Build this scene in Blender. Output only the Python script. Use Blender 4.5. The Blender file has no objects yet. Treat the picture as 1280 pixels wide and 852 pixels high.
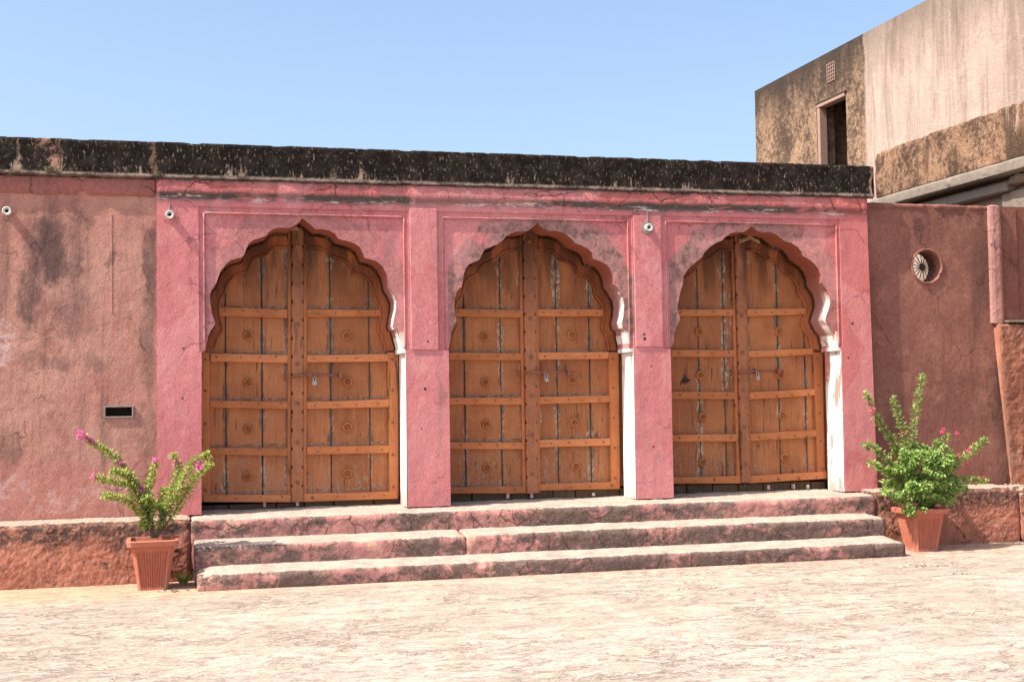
import bpy, bmesh, math, random
from mathutils import Vector, Matrix, noise
from mathutils.geometry import tessellate_polygon
random.seed(7)
S = bpy.context.scene
COL = S.collection

# ---------------------------------------------------------------- camera
YAW, PITCH, ROLL, FPX = .2594, .045, -.0151, 1661.
cy, sy, cp, sp = math.cos(YAW), math.sin(YAW), math.cos(PITCH), math.sin(PITCH)
fwd = Vector((sy*cp, cy*cp, sp)); rgt = Vector((cy, -sy, 0)); upv = rgt.cross(fwd)
c_, s_ = math.cos(ROLL), math.sin(ROLL)
r2 = c_*rgt + s_*upv; u2 = -s_*rgt + c_*upv
cam = bpy.data.objects.new('camera', bpy.data.cameras.new('camera'))
COL.objects.link(cam); S.camera = cam
cam.data.sensor_width = 36; cam.data.lens = FPX/1280*36
cam.data.clip_end = 2000; cam.data.clip_start = .1
cam.matrix_world = Matrix(((r2.x, u2.x, -fwd.x, 0), (r2.y, u2.y, -fwd.y, -12.6), (r2.z, u2.z, -fwd.z, 1.6), (0, 0, 0, 1)))

# ---------------------------------------------------------------- light
SUN = Vector((-4.6, -1.0, 6.0)).normalized()          # towards the sun
w = bpy.data.worlds.new('World'); S.world = w; w.use_nodes = True
nt = w.node_tree; bg = nt.nodes['Background']
sky = nt.nodes.new('ShaderNodeTexSky'); sky.sky_type = 'NISHITA'; sky.sun_disc = False
sky.sun_elevation = math.asin(SUN.z); sky.sun_rotation = math.atan2(SUN.x, SUN.y)
sky.air_density = 1.0; sky.dust_density = 3.4; sky.ozone_density = 1.9
nt.links.new(sky.outputs[0], bg.inputs[0]); bg.inputs[1].default_value = .15
sun = bpy.data.objects.new('sun', bpy.data.lights.new('sun', 'SUN')); COL.objects.link(sun)
sun.data.energy = 5.0; sun.data.angle = math.radians(.5); sun.data.color = (1, .93, .82)
sun.rotation_euler = SUN.to_track_quat('Z', 'Y').to_euler()
S.view_settings.view_transform = 'Standard'; S.view_settings.look = 'None'
S.view_settings.exposure = .82; S.view_settings.gamma = 1

GZ = .04                                              # ground level
# measured outlines in metres: arches, doors, plant stems
ARCH=[[[0.374,2.121],[0.401,2.158],[0.424,2.186],[0.437,2.241],[0.461,2.297],[0.492,2.339],[0.499,2.368],[0.484,2.409],[0.466,2.474],[0.456,2.548],[0.456,2.632],[0.471,2.684],[0.508,2.73],[0.526,2.782],[0.554,2.857],[0.6,2.914],[0.646,2.952],[0.701,2.968],[0.747,2.981],[0.77,3.006],[0.784,3.057],[0.812,3.114],[0.858,3.147],[0.923,3.167],[0.97,3.183],[0.998,3.221],[1.035,3.25],[1.091,3.265],[1.156,3.262],[1.198,3.263],[1.241,3.292],[1.284,3.321],[1.307,3.36],[1.373,3.313],[1.439,3.257],[1.496,3.26],[1.571,3.246],[1.619,3.218],[1.651,3.171],[1.723,3.153],[1.8,3.129],[1.857,3.092],[1.88,3.044],[1.904,2.987],[1.971,2.973],[2.029,2.95],[2.077,2.902],[2.109,2.847],[2.124,2.787],[2.139,2.709],[2.181,2.643],[2.205,2.585],[2.204,2.508],[2.182,2.411],[2.173,2.343],[2.187,2.31],[2.207,2.308],[2.223,2.253],[2.239,2.189],[2.25,2.16],[2.253,2.114],[2.287,2.11]],[[2.708,2.097],[2.71,2.11],[2.73,2.178],[2.737,2.265],[2.758,2.324],[2.788,2.363],[2.793,2.397],[2.78,2.451],[2.773,2.529],[2.779,2.607],[2.802,2.675],[2.853,2.721],[2.865,2.784],[2.874,2.843],[2.89,2.891],[2.931,2.941],[2.976,2.961],[3.037,2.991],[3.062,3.051],[3.099,3.096],[3.16,3.118],[3.221,3.142],[3.273,3.178],[3.304,3.218],[3.356,3.253],[3.418,3.272],[3.479,3.27],[3.541,3.283],[3.593,3.323],[3.626,3.358],[3.686,3.309],[3.747,3.282],[3.84,3.28],[3.913,3.258],[3.975,3.214],[4.016,3.164],[4.079,3.145],[4.141,3.116],[4.193,3.072],[4.213,3.006],[4.276,2.987],[4.35,2.953],[4.391,2.898],[4.416,2.838],[4.424,2.757],[4.472,2.697],[4.515,2.628],[4.531,2.547],[4.52,2.442],[4.501,2.374],[4.518,2.323],[4.549,2.298],[4.558,2.233],[4.573,2.168],[4.581,2.104],[4.609,2.083]],[[5.007,2.089],[5.019,2.119],[5.052,2.18],[5.059,2.262],[5.094,2.343],[5.122,2.395],[5.122,2.431],[5.097,2.486],[5.104,2.558],[5.123,2.64],[5.141,2.701],[5.164,2.763],[5.171,2.837],[5.199,2.886],[5.256,2.948],[5.323,3.0],[5.378,3.042],[5.411,3.094],[5.469,3.146],[5.537,3.189],[5.604,3.216],[5.639,3.252],[5.707,3.295],[5.785,3.309],[5.852,3.308],[5.898,3.335],[5.944,3.373],[5.988,3.337],[6.055,3.307],[6.133,3.313],[6.214,3.294],[6.267,3.253],[6.326,3.212],[6.394,3.202],[6.462,3.161],[6.501,3.12],[6.523,3.068],[6.583,3.037],[6.653,2.985],[6.698,2.933],[6.725,2.87],[6.729,2.796],[6.756,2.754],[6.796,2.701],[6.821,2.617],[6.814,2.544],[6.779,2.459],[6.764,2.406],[6.795,2.346],[6.83,2.287],[6.866,2.249],[6.882,2.165],[6.899,2.101],[6.923,2.08]]]
DOORS=[{"railL":[[[0.492,2.458],[0.492,2.545],[1.206,2.52],[1.205,2.436]],[[0.467,2.02],[0.468,2.099],[1.202,2.075],[1.202,2.0]],[[0.458,1.578],[0.458,1.65],[1.199,1.625],[1.198,1.554]],[[0.454,1.132],[0.455,1.201],[1.196,1.177],[1.195,1.102]],[[0.391,0.686],[0.391,0.756],[1.223,0.724],[1.222,0.654]]],"railR":[[[1.387,2.448],[1.387,2.523],[2.171,2.52],[2.17,2.454]],[[1.383,2.002],[1.384,2.074],[2.19,2.083],[2.189,2.009]],[[1.379,1.551],[1.38,1.622],[2.189,1.635],[2.188,1.558]],[[1.376,1.109],[1.376,1.186],[2.188,1.18],[2.187,1.105]],[[1.334,0.654],[1.335,0.732],[2.263,0.727],[2.262,0.654]]],"strip":[[1.222,0.658],[1.247,3.197],[1.358,3.198],[1.334,0.654]],"stileL":[[0.387,0.687],[0.391,2.108],[0.457,2.108],[0.453,0.684]],"stileR":[[2.18,0.657],[2.184,2.099],[2.26,2.099],[2.26,0.654]],"jL":[0.609,0.957],"jR":[1.617,2.002],"bL":[[0.824,2.27],[0.824,1.814],[0.822,1.368],[0.812,0.915]],"bR":[[1.78,2.264],[1.782,1.811],[1.775,1.368],[1.773,0.918]],"bolt":[[1.355,1.879],[1.752,1.875]],"eye":[[1.17,1.864],[1.231,1.863]],"lock":[1.447,1.822]},{"railL":[[[2.842,2.459],[2.843,2.533],[3.559,2.523],[3.557,2.443]],[[2.794,2.019],[2.795,2.094],[3.56,2.083],[3.559,2.007]],[[2.785,1.573],[2.786,1.644],[3.553,1.633],[3.552,1.559]],[[2.784,1.128],[2.785,1.201],[3.554,1.178],[3.553,1.11]],[[2.782,0.686],[2.783,0.752],[3.58,0.739],[3.578,0.665]]],"railR":[[[3.727,2.457],[3.728,2.531],[4.433,2.533],[4.432,2.458]],[[3.719,2.013],[3.721,2.089],[4.486,2.09],[4.484,2.019]],[[3.725,1.563],[3.726,1.638],[4.486,1.641],[4.484,1.57]],[[3.726,1.125],[3.727,1.2],[4.486,1.2],[4.484,1.125]],[[3.695,0.687],[3.696,0.755],[4.573,0.754],[4.571,0.678]]],"strip":[[3.578,0.667],[3.579,3.284],[3.706,3.286],[3.694,0.663]],"stileL":[[2.713,0.689],[2.723,2.096],[2.788,2.096],[2.782,0.686]],"stileR":[[4.486,0.679],[4.485,2.087],[4.566,2.087],[4.571,0.676]],"jL":[2.962,3.342],"jR":[3.935,4.29],"bL":[[3.172,2.252],[3.173,1.794],[3.177,1.37],[3.178,0.934]],"bR":[[4.095,2.267],[4.094,1.801],[4.108,1.37],[4.118,0.92]],"bolt":[[3.722,1.886],[4.086,1.883]],"eye":[[3.506,1.881],[3.58,1.88]],"lock":[3.784,1.83]},{"railL":[[[5.246,2.464],[5.247,2.535],[5.884,2.537],[5.882,2.465]],[[5.173,2.034],[5.174,2.109],[5.889,2.105],[5.887,2.029]],[[5.164,1.593],[5.166,1.674],[5.903,1.66],[5.902,1.583]],[[5.159,1.148],[5.16,1.224],[5.906,1.214],[5.904,1.136]],[[5.154,0.712],[5.155,0.781],[5.929,0.771],[5.927,0.693]]],"railR":[[[6.038,2.461],[6.04,2.538],[6.734,2.552],[6.732,2.486]],[[6.027,2.021],[6.029,2.093],[6.816,2.119],[6.814,2.049]],[[6.039,1.576],[6.041,1.654],[6.823,1.68],[6.821,1.609]],[[6.051,1.136],[6.053,1.213],[6.83,1.241],[6.828,1.163]],[[6.027,0.69],[6.029,0.768],[6.934,0.794],[6.932,0.715]]],"strip":[[5.928,0.701],[5.911,3.316],[6.015,3.318],[6.028,0.698]],"stileL":[[5.083,0.714],[5.103,2.084],[5.17,2.084],[5.154,0.712]],"stileR":[[6.83,0.716],[6.809,2.075],[6.895,2.074],[6.932,0.713]],"jL":[5.499,5.792],"jR":[6.413,6.728],"bL":[[5.507,2.299],[5.511,1.841],[5.526,1.401],[5.516,0.927]],"bR":[[6.423,2.298],[6.432,1.838],[6.442,1.401],[6.457,0.949]],"bolt":[[6.061,1.875],[6.423,1.871]],"eye":[[5.84,1.86],[5.922,1.859]],"lock":[6.112,1.823]}]
STEMS_A=[[[0.0,0.431],[-0.078,0.755],[-0.197,0.944],[-0.328,1.139],[-0.563,1.301]],[[-0.006,0.431],[-0.065,0.652],[-0.197,0.889],[-0.472,0.965]],[[0.0,0.431],[-0.065,0.618],[-0.23,0.767],[-0.42,0.808]],[[0.007,0.431],[-0.045,0.686],[-0.118,0.859],[-0.21,0.985],[-0.348,1.023]],[[0.014,0.43],[-0.012,0.65],[-0.038,0.843],[0.022,1.068]],[[0.02,0.43],[0.101,0.646],[0.162,0.878],[0.223,1.014],[0.163,1.147]],[[0.034,0.429],[0.148,0.7],[0.256,0.917],[0.337,1.066],[0.48,1.139]],[[0.027,0.43],[0.134,0.576],[0.255,0.765],[0.378,0.954],[0.493,1.069]],[[0.02,0.43],[0.087,0.544],[0.068,0.716],[0.102,0.852]],[[0.0,0.431],[-0.039,0.583],[0.001,0.718],[-0.078,0.789]]]
FLOWERS_A=[[-0.602,1.329],[-0.569,1.314],[-0.53,1.293],[-0.504,1.272],[-0.485,0.973],[-0.275,1.069],[-0.262,1.082],[-0.197,0.957],[-0.118,0.866],[-0.098,0.845],[0.022,1.088],[0.189,1.07],[0.385,1.051]]
STEMS_B=[[[0.081,0.376],[-0.069,0.782],[-0.056,1.184],[0.017,1.505],[0.062,1.763]],[[0.063,0.377],[-0.113,0.824],[-0.311,1.109],[-0.501,1.352],[-0.644,1.594]],[[0.072,0.377],[-0.067,0.862],[-0.129,1.185],[-0.208,1.548]],[[0.099,0.376],[0.295,0.772],[0.53,0.928],[0.788,1.093]],[[0.072,0.377],[-0.25,0.787],[-0.467,0.993],[-0.659,1.093]],[[0.099,0.376],[0.337,0.65],[0.522,0.684],[0.736,0.686]],[[0.063,0.377],[-0.252,0.708],[-0.445,0.833],[-0.638,0.902]],[[0.053,0.377],[-0.17,0.465],[-0.39,0.592],[-0.523,0.62]],[[0.081,0.376],[0.019,0.699],[0.166,1.018],[0.308,1.152]],[[0.026,0.378],[-0.082,0.382],[-0.216,0.419]]]
FLOWERS_B=[[-0.65,1.419],[-0.595,1.474],[-0.571,1.386],[0.126,1.212],[0.217,1.178],[0.307,1.136],[0.382,1.166],[-0.147,1.177],[0.413,1.004],[0.429,0.93],[0.212,0.5],[0.247,0.435],[-0.009,0.965],[0.681,0.704],[0.537,0.846]]
# ---------------------------------------------------------------- material helpers
class Mat:
    def __init__(self, name, rough=.9, spec=.06):
        self.m = bpy.data.materials.new(name); self.m.use_nodes = True
        self.t = self.m.node_tree; self.b = self.t.nodes['Principled BSDF']
        self.b.inputs['Roughness'].default_value = rough
        self.b.inputs['Specular IOR Level'].default_value = spec
        self.P = self.t.nodes.new('ShaderNodeNewGeometry').outputs['Position']
    def n(self, typ, ins=None, **at):
        nd = self.t.nodes.new(typ)
        for k, v in at.items(): setattr(nd, k, v)
        for k, v in (ins or {}).items():
            if hasattr(v, 'links'): self.t.links.new(v, nd.inputs[k])
            else: nd.inputs[k].default_value = v
        return nd
    def vm(self, op, a, b): return self.n('ShaderNodeVectorMath', {0: a, 1: b}, operation=op).outputs[0]
    def math(self, op, a, b=0., clamp=False): return self.n('ShaderNodeMath', {0: a, 1: b}, operation=op, use_clamp=clamp).outputs[0]
    def vec(self, sc, off=(0, 0, 0), src=None): return self.vm('ADD', self.vm('MULTIPLY', src or self.P, sc), off)
    def noise(self, sc=(1, 1, 1), detail=6, rough=.6, dist=0., off=(0, 0, 0), src=None):
        if not isinstance(sc, tuple): sc = (sc, sc, sc)
        return self.n('ShaderNodeTexNoise', {'Vector': self.vec(sc, off, src), 'Scale': 1., 'Detail': detail, 'Roughness': rough, 'Distortion': dist}).outputs['Fac']
    def step(self, f, a, b, lo=0., hi=1.):
        nd = self.n('ShaderNodeMapRange', {0: f, 1: a, 2: b, 3: lo, 4: hi}, interpolation_type='SMOOTHSTEP')
        return nd.outputs[0]
    def mix(self, f, a, b, mode='MIX'):
        nd = self.t.nodes.new('ShaderNodeMix'); nd.data_type = 'RGBA'; nd.blend_type = mode; nd.clamp_factor = True
        for i, v in ((0, f), (6, a), (7, b)):
            if hasattr(v, 'links'): self.t.links.new(v, nd.inputs[i])
            else: nd.inputs[i].default_value = v if i == 0 else (tuple(v)+(1,) if len(v) == 3 else v)
        return nd.outputs[2]
    def sep(self, v=None):
        return self.n('ShaderNodeSeparateXYZ', {0: v or self.P}).outputs
    def crack(self, sc=1.3, width=.02, warp=.5, gate=(.45, .55), off=(0, 0, 0)):
        wv = self.n('ShaderNodeTexNoise', {'Vector': self.vec((3, 3, 3)), 'Scale': 1., 'Detail': 5.}).outputs['Color']
        v = self.vm('ADD', self.vec((sc, sc, sc), off), self.vm('MULTIPLY', wv, (warp, warp, warp)))
        d = self.n('ShaderNodeTexVoronoi', {'Vector': v, 'Scale': 1.}, feature='DISTANCE_TO_EDGE').outputs['Distance']
        line = self.step(d, 0., width, 1., 0.)
        if gate: line = self.math('MULTIPLY', line, self.step(self.noise(.9, 3, off=(off[0]+7, 3, 1)), *gate))
        return line
    def blobs(self, lst, warp=.35, wsc=5.):
        nv = self.n('ShaderNodeTexNoise', {'Vector': self.vec((wsc, wsc, wsc)), 'Scale': 1., 'Detail': 6., 'Roughness': .7}).outputs['Color']
        wp = self.vm('ADD', self.P, self.vm('MULTIPLY', self.vm('SUBTRACT', nv, (.5, .5, .5)), (warp, warp, warp*1.6)))
        acc = None
        for (c, r, s) in lst:
            q = self.vm('MULTIPLY', self.vm('SUBTRACT', wp, c), tuple(1/max(x, .001) for x in r))
            L = self.n('ShaderNodeVectorMath', {0: q}, operation='LENGTH').outputs['Value']
            f = self.step(L, 1.05, .45, 0., s)
            acc = f if acc is None else self.math('MAXIMUM', acc, f)
        return acc
    def bump(self, lst):
        prev = None
        for (h, st, di) in lst:
            nd = self.n('ShaderNodeBump', {'Strength': st, 'Distance': di, 'Height': h})
            if prev is not None: self.t.links.new(prev, nd.inputs['Normal'])
            prev = nd.outputs[0]
        self.t.links.new(prev, self.b.inputs['Normal'])
    def col(self, c, grain=.3):
        if hasattr(c, 'links'):
            if grain:
                gn = self.noise((62, 62, 62), 3, .8, off=(13, 5, 7))
                c = self.mix(self.step(gn, .52, .34, 0, grain*1.5), c, (.45, .42, .40), 'MULTIPLY')
                c = self.mix(self.step(gn, .52, .7, 0, grain*.5), c, (.9, .85, .8), 'SOFT_LIGHT')
            self.t.links.new(c, self.b.inputs['Base Color'])
        else: self.b.inputs['Base Color'].default_value = tuple(c)+(1,)
        return self.m

def B(x, z, rx, rz, s): return ((x, 0., z), (rx, 50., rz), s)

def plaster(name, c1, c2, c3, grime, stains=(), gcol=(.10, .075, .07), streak=.3, ztop=None, cracks=.8, bump=1., rings=(), chips=.0, extra=None, axis_x=True, crsc=1.3):
    m = Mat(name)
    k = m.mix(m.step(m.noise(.8, 5), .35, .65), c1, c2)
    k = m.mix(m.step(m.noise(2.7, 8, .7, off=(5, 1, 9)), .48, .72), k, c3)
    k = m.mix(m.step(m.noise(9, 6, .75, off=(3, 3, 3)), .4, .75, 0, .35), k, tuple(x*.62 for x in c2))
    fl = m.noise(38, 5, .7)
    k = m.mix(m.step(fl, .55, .72, 0, .4), k, tuple(min(1, x*1.2+.05) for x in c1))
    k = m.mix(m.step(fl, .47, .3, 0, .4), k, tuple(x*.6 for x in c2))
    k = m.mix(m.step(m.noise((50, 50, 12), 4, .7, off=(6, 0, 2)), .5, .72, 0, .3), k, tuple(x*.55 for x in c2))
    # rain streaks
    s1 = m.step(m.noise((5.5, 5.5, .45), 7, .65, .3), .5, .74)
    if streak:
        s = m.math('MULTIPLY', s1, streak)
        if ztop:
            s = m.math('MULTIPLY', s, m.step(m.sep()[2], ztop[0], ztop[1], .25, 1.))
        k = m.mix(s, k, gcol)
    g = m.step(m.noise(1.6, 9, .72, .6, off=(11, 4, 2)), .55, .8, 0, grime)
    k = m.mix(g, k, gcol)
    st = None
    if stains:
        st = m.math('MULTIPLY', m.blobs(stains), m.step(m.noise((7, 7, 2.4), 8, .8, off=(2, 8, 1)), .32, .56, .3, 1.))
        k = m.mix(st, k, gcol)
    rg = None
    for (cx, cz, R, r0, r1, amt) in rings:
        q = m.vm('SUBTRACT', m.vm('MULTIPLY', m.P, (1, 0, 1)), (cx, 0, cz))
        L = m.n('ShaderNodeVectorMath', {0: q}, operation='LENGTH').outputs['Value']
        L = m.math('ADD', L, m.math('MULTIPLY', m.math('SUBTRACT', m.noise(4.5, 8, .75, off=(cx, 0, 0)), .5), .42))
        a = m.math('MULTIPLY', m.step(L, R+r1, R+r1-.035, 0, amt), m.step(m.sep()[2], cz-.5, cz-.1))
        a = m.math('MULTIPLY', a, m.math('LESS_THAN', m.math('ABSOLUTE', m.math('SUBTRACT', m.sep()[0], cx+.01)), .955))
        a = m.math('MULTIPLY', a, m.math('LESS_THAN', m.sep()[2], 3.40))
        rg = a if rg is None else m.math('MAXIMUM', rg, a)
    bl = []
    if rg is not None:
        rg = m.math('MULTIPLY', rg, m.step(m.noise(2.6, 6, .7, off=(9, 9, 4)), .36, .46))
        rc = m.mix(m.step(m.noise(14, 7, .8), .38, .66), (.40, .20, .185), (.15, .10, .09))
        k = m.mix(rg, k, rc); bl.append((rg, -.9, .012))
    if chips:
        cpm = m.step(m.noise((16, 16, 11), 5, .8, off=(1, 7, 7)), .74-.1*chips, .78-.1*chips)
        k = m.mix(cpm, k, (.72, .62, .56)); bl.append((cpm, -.6, .004))
    if extra: k = extra(m, k)
    if cracks:
        cr = m.crack(crsc, .018, .7)
        k = m.mix(m.math('MULTIPLY', cr, cracks), k, tuple(x*.25 for x in c2)); bl.append((cr, -1., .01))
    pit = m.step(m.noise(26, 2, .4, off=(4, 4, 4)), .70, .76)
    k = m.mix(m.math('MULTIPLY', pit, .4), k, tuple(x*.4 for x in c2))
    bl += [(m.noise((3.2, 3.2, 2.2), 6, .6), .5*bump, .05), (m.noise((22, 22, 13), 6, .8), .32*bump, .012), (m.noise((7, 7, 3), 8, .8, 1., off=(1, 4, 4)), .4*bump, .012), (pit, -.8, .006)]
    m.bump(bl)
    return m.col(k)

RINGS = [(1.33, 2.42, .955, 0, .11, .5), (3.66, 2.42, .955, 0, .13, 1.), (5.96, 2.42, .97, 0, .13, 1.)]
ARC_ST = [B(.45, 3.43, .07, .05, .95), B(2.62, 1.5, .05, .6, .55), B(4.68, 1.4, .05, .7, .25), B(4.86, .98, .1, .11, .6), B(2.6, .68, .12, .1, .9),
          B(2.33, 3.5, .05, .12, .8), B(4.79, 3.33, .09, .1, .8), B(4.3, 3.3, .25, .08, .5), B(2.15, 3.15, .1, .18, .4), B(6.62, 3.1, .16, .3, .5),
          B(4.64, 2.75, .04, .2, .4), B(7.0, 3.25, .05, .35, .6), B(2.6, 3.05, .04, .14, .5), B(.1, .75, .2, .1, .3), B(4.8, 3.55, .35, .12, .7), B(.1, 3.36, .05, .06, .4)]
def pink_extra(m, k):
    x, y, z = m.sep()
    zs = m.math('ADD', z, m.math('MULTIPLY', m.math('SUBTRACT', m.noise((4, 4, 3), 7, .75, off=(0, 0, 9)), .5), .22))
    k = m.mix(m.math('MULTIPLY', m.step(zs, 3.655, 3.69), m.step(m.noise((18, 18, 10), 5, .8), .38, .54, .2, .9)), k, (.12, .085, .075))
    # soot and lime bloom along the string groove
    n1 = m.noise((2.2, 2.2, 9), 7, .75)
    zz = m.math('ADD', z, m.math('MULTIPLY', m.math('SUBTRACT', m.noise(3.3, 6, .7), .5), .10))
    band = m.math('MULTIPLY', m.step(zz, 3.475, 3.53), m.step(zz, 3.6, 3.56))
    k = m.mix(m.math('MULTIPLY', band, m.step(n1, .36, .48)), k, (.10, .085, .08))
    band2 = m.math('MULTIPLY', m.step(zz, 3.49, 3.51), m.step(zz, 3.56, 3.54))
    k = m.mix(m.math('MULTIPLY', band2, m.step(m.noise((3, 3, 16), 7, .8, off=(5, 5, 0)), .52, .6)), k, (.66, .58, .52))
    k = m.mix(m.step(x, 6.0, 7.4, 0, .55), k, (.50, .135, .115))
    pt = m.step(m.noise((1.3, 1, .9), 3, .5, .6, off=(2, 0, 5)), .52, .545)
    k = m.mix(m.math('MULTIPLY', pt, .35), k, (.66, .30, .30))
    dr = m.step(m.noise((9, 9, .5), 6, .7, off=(8, 1, 2)), .56, .66)
    k = m.mix(m.math('MULTIPLY', dr, .3), k, (.33, .13, .13))
    fine = m.crack(2.3, .010, .9, (.52, .6), (4, 4, 4))
    k = m.mix(m.math('MULTIPLY', fine, m.step(x, 2.5, 6.0, .15, .75)), k, (.16, .07, .07))
    return m.mix(m.math('MULTIPLY', m.step(z, 2.1, .6, 0, .45), m.step(m.noise(1.1, 4), .35, .6, .3, 1.)), k, (.55, .165, .17))
M_PINK = plaster('faded_pink_plaster', (.60, .225, .235), (.54, .18, .185), (.61, .28, .265), .16, ARC_ST, (.26, .15, .145), .16, (2.4, 3.7), .5, .8, RINGS, .25, pink_extra)
M_BAND = plaster('cracked_pink_cornice', (.55, .19, .19), (.44, .13, .12), (.36, .17, .15), .7, (), (.11, .06, .05), .45, None, 1., 1.6, (), .1, pink_extra, crsc=2.6)
L_ST = [B(-.97, 3.0, .24, .5, .9), B(-1.14, 2.6, .16, .35, .8), B(-.72, 3.1, .12, .5, .75), B(-.75, 2.45, .2, .3, .5), B(-.06, 2.85, .1, .6, .8), B(-.1, 2.2, .1, .7, .5),
        B(-1.0, 2.0, .3, .1, .5), B(-.55, 2.0, .2, .1, .4), B(-.42, 2.95, .06, .12, .6), B(-.1, 1.3, .15, .4, .35), B(-1.3, 1.2, .15, .3, .4), B(-2.2, 2.8, .3, .7, .7), B(-3.5, 2.5, .4, 1, .6)]
def left_extra(m, k):
    z = m.sep()[2]
    low = m.step(m.math('ADD', z, m.math('MULTIPLY', m.noise(1.6, 6), .7)), 1.55, 1.35)
    k = m.mix(m.math('MULTIPLY', low, .5), k, (.48, .20, .165))
    return m.mix(m.math('MULTIPLY', m.blobs([B(-1.38, 2.15, .16, .25, .8), B(-1.3, .9, .25, .15, .5), B(-.35, .85, .35, .13, .55), B(-.85, .75, .3, .1, .4)], .5), m.step(m.noise(14, 6, .7), .4, .6)), k, (.60, .42, .40))
M_LEFT = plaster('weathered_rose_brown_plaster', (.45, .215, .17), (.50, .27, .215), (.34, .14, .115), .6, L_ST, (.095, .062, .058), .6, None, .7, 1.1, (), .1, left_extra)
R_ST = [B(7.95, 3.35, .08, .2, .7), B(8.8, 1.6, .1, .5, .5), B(8.75, 2.9, .12, .6, .6), B(7.6, 1.2, .2, .6, .3), B(8.35, 1.35, .04, .35, .3)]
M_RIGHT = plaster('dark_maroon_plaster', (.27, .12, .093), (.20, .085, .07), (.34, .165, .125), .6, R_ST, (.085, .05, .042), .5, None, .5, .7, (), .1)
M_PALE = plaster('pale_rose_plaster', (.42, .23, .20), (.36, .18, .155), (.45, .27, .24), .4, (), (.14, .09, .08), .4, None, .7, 1.)
M_PIER = plaster('eroded_orange_plaster', (.33, .14, .09), (.24, .10, .07), (.34, .2, .15), .8, (), (.07, .05, .042), .9, None, .8, 2.)
def plinth_extra(m, k):
    x, y, z = m.sep()
    zz = m.math('ADD', z, m.math('MULTIPLY', m.math('SUBTRACT', m.noise(5, 8, .75), .5), .55))
    k = m.mix(m.step(m.noise(3.4, 8, .8, off=(2, 2, 2)), .54, .6, 0, .7), k, (.26, .12, .09))
    k = m.mix(m.step(m.noise(7, 8, .8, off=(9, 2, 2)), .56, .64), k, (.09, .06, .05))
    k = m.mix(m.math('MULTIPLY', m.step(zz, .33, .50, 0, .95), m.step(m.noise(24, 5, .8), .38, .54, .2, 1.)), k, (.07, .05, .045))
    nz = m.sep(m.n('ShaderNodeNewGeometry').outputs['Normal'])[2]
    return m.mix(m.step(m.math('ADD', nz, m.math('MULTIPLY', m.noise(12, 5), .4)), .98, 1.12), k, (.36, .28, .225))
M_PLINTH = plaster('crumbling_terracotta_render', (.45, .19, .125), (.38, .15, .105), (.48, .25, .18), .4, (), (.08, .05, .045), .3, None, .8, .9, (), .25, plinth_extra, crsc=3.)

def step_mat():
    m = Mat('worn_pink_step_render')
    x, y, z = m.sep()
    k = m.mix(m.step(m.noise(1.7, 6), .38, .62), (.47, .215, .185), (.38, .18, .16))
    k = m.mix(m.step(m.noise(3.1, 6, .6, off=(8, 0, 0)), .56, .62, 0, .8), k, (.56, .32, .235))
    k = m.mix(m.step(m.noise(4.2, 7, .7, off=(0, 8, 3)), .52, .7, 0, .6), k, (.22, .13, .125))
    # mould runs down from each nosing
    big = m.noise((1.1, 1.1, 1.4), 4, .6, off=(3.3, 0, 6))
    low = m.step(z, .2, .16, 0, .05)
    mould = m.step(m.math('ADD', m.math('ADD', m.noise((7, 7, 9), 9, .82, .3), low), m.math('MULTIPLY', big, .9)), .865, 1.0)
    sp = m.noise((45, 45, 45), 4, .75)
    k = m.mix(m.math('MULTIPLY', mould, m.step(sp, .36, .5, .6, .9)), k, m.mix(m.step(sp, .5, .7), (.085, .07, .058), (.19, .15, .13)))
    cr = m.crack(3.4, .03, .9, (.40, .5))
    k = m.mix(m.math('MULTIPLY', cr, .75), k, (.05, .035, .03))
    nz = m.sep(m.n('ShaderNodeNewGeometry').outputs['Normal'])[2]
    top = m.step(m.math('ADD', nz, m.math('MULTIPLY', m.noise(6, 8, .75), .5)), 1.02, 1.16)
    tc = m.mix(m.step(m.noise(5, 7, .7), .4, .7), (.42, .35, .29), (.30, .245, .205))
    k = m.mix(top, k, tc)
    m.bump([(m.noise(6, 8, .7), .6, .03), (m.noise(28, 5, .7), .6, .01), (cr, -.9, .012)])
    return m.col(k)
M_STEP = step_mat()

def parapet_mat():
    m = Mat('black_lichen_plaster')
    k = m.mix(m.step(m.noise(7, 8, .75), .4, .7), (.012, .009, .008), (.04, .031, .026))
    k = m.mix(m.step(m.noise((42, 42, 16), 4, .75), .57, .66, 0, .85), k, (.26, .20, .15))
    x, y, z = m.sep()
    st = m.step(m.math('ADD', m.noise((4.5, 4.5, .5), 8, .75, .2), m.step(z, 3.95, 3.72, 0, .085)), .625, .68)
    st = m.math('MULTIPLY', st, m.step(m.noise((24, 24, 10), 4, .8), .4, .52))
    k = m.mix(st, k, (.34, .25, .19))
    k = m.mix(m.math('MULTIPLY', m.blobs([B(-.9, 3.80, .10, .14, 1.), B(-1.0, 3.95, .12, .05, .6), B(-.05, 3.85, .04, .25, .45), B(7.33, 3.85, .03, .3, 1.)], .3), m.step(m.noise(12, 6, .75), .42, .55)), k, (.40, .22, .16))
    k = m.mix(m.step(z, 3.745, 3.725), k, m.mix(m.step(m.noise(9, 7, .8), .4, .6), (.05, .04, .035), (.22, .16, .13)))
    m.bump([(m.noise(9, 8, .7), .8, .03), (m.noise(40, 4, .7), .8, .012)])
    return m.col(k)
M_PARA = parapet_mat()

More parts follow.
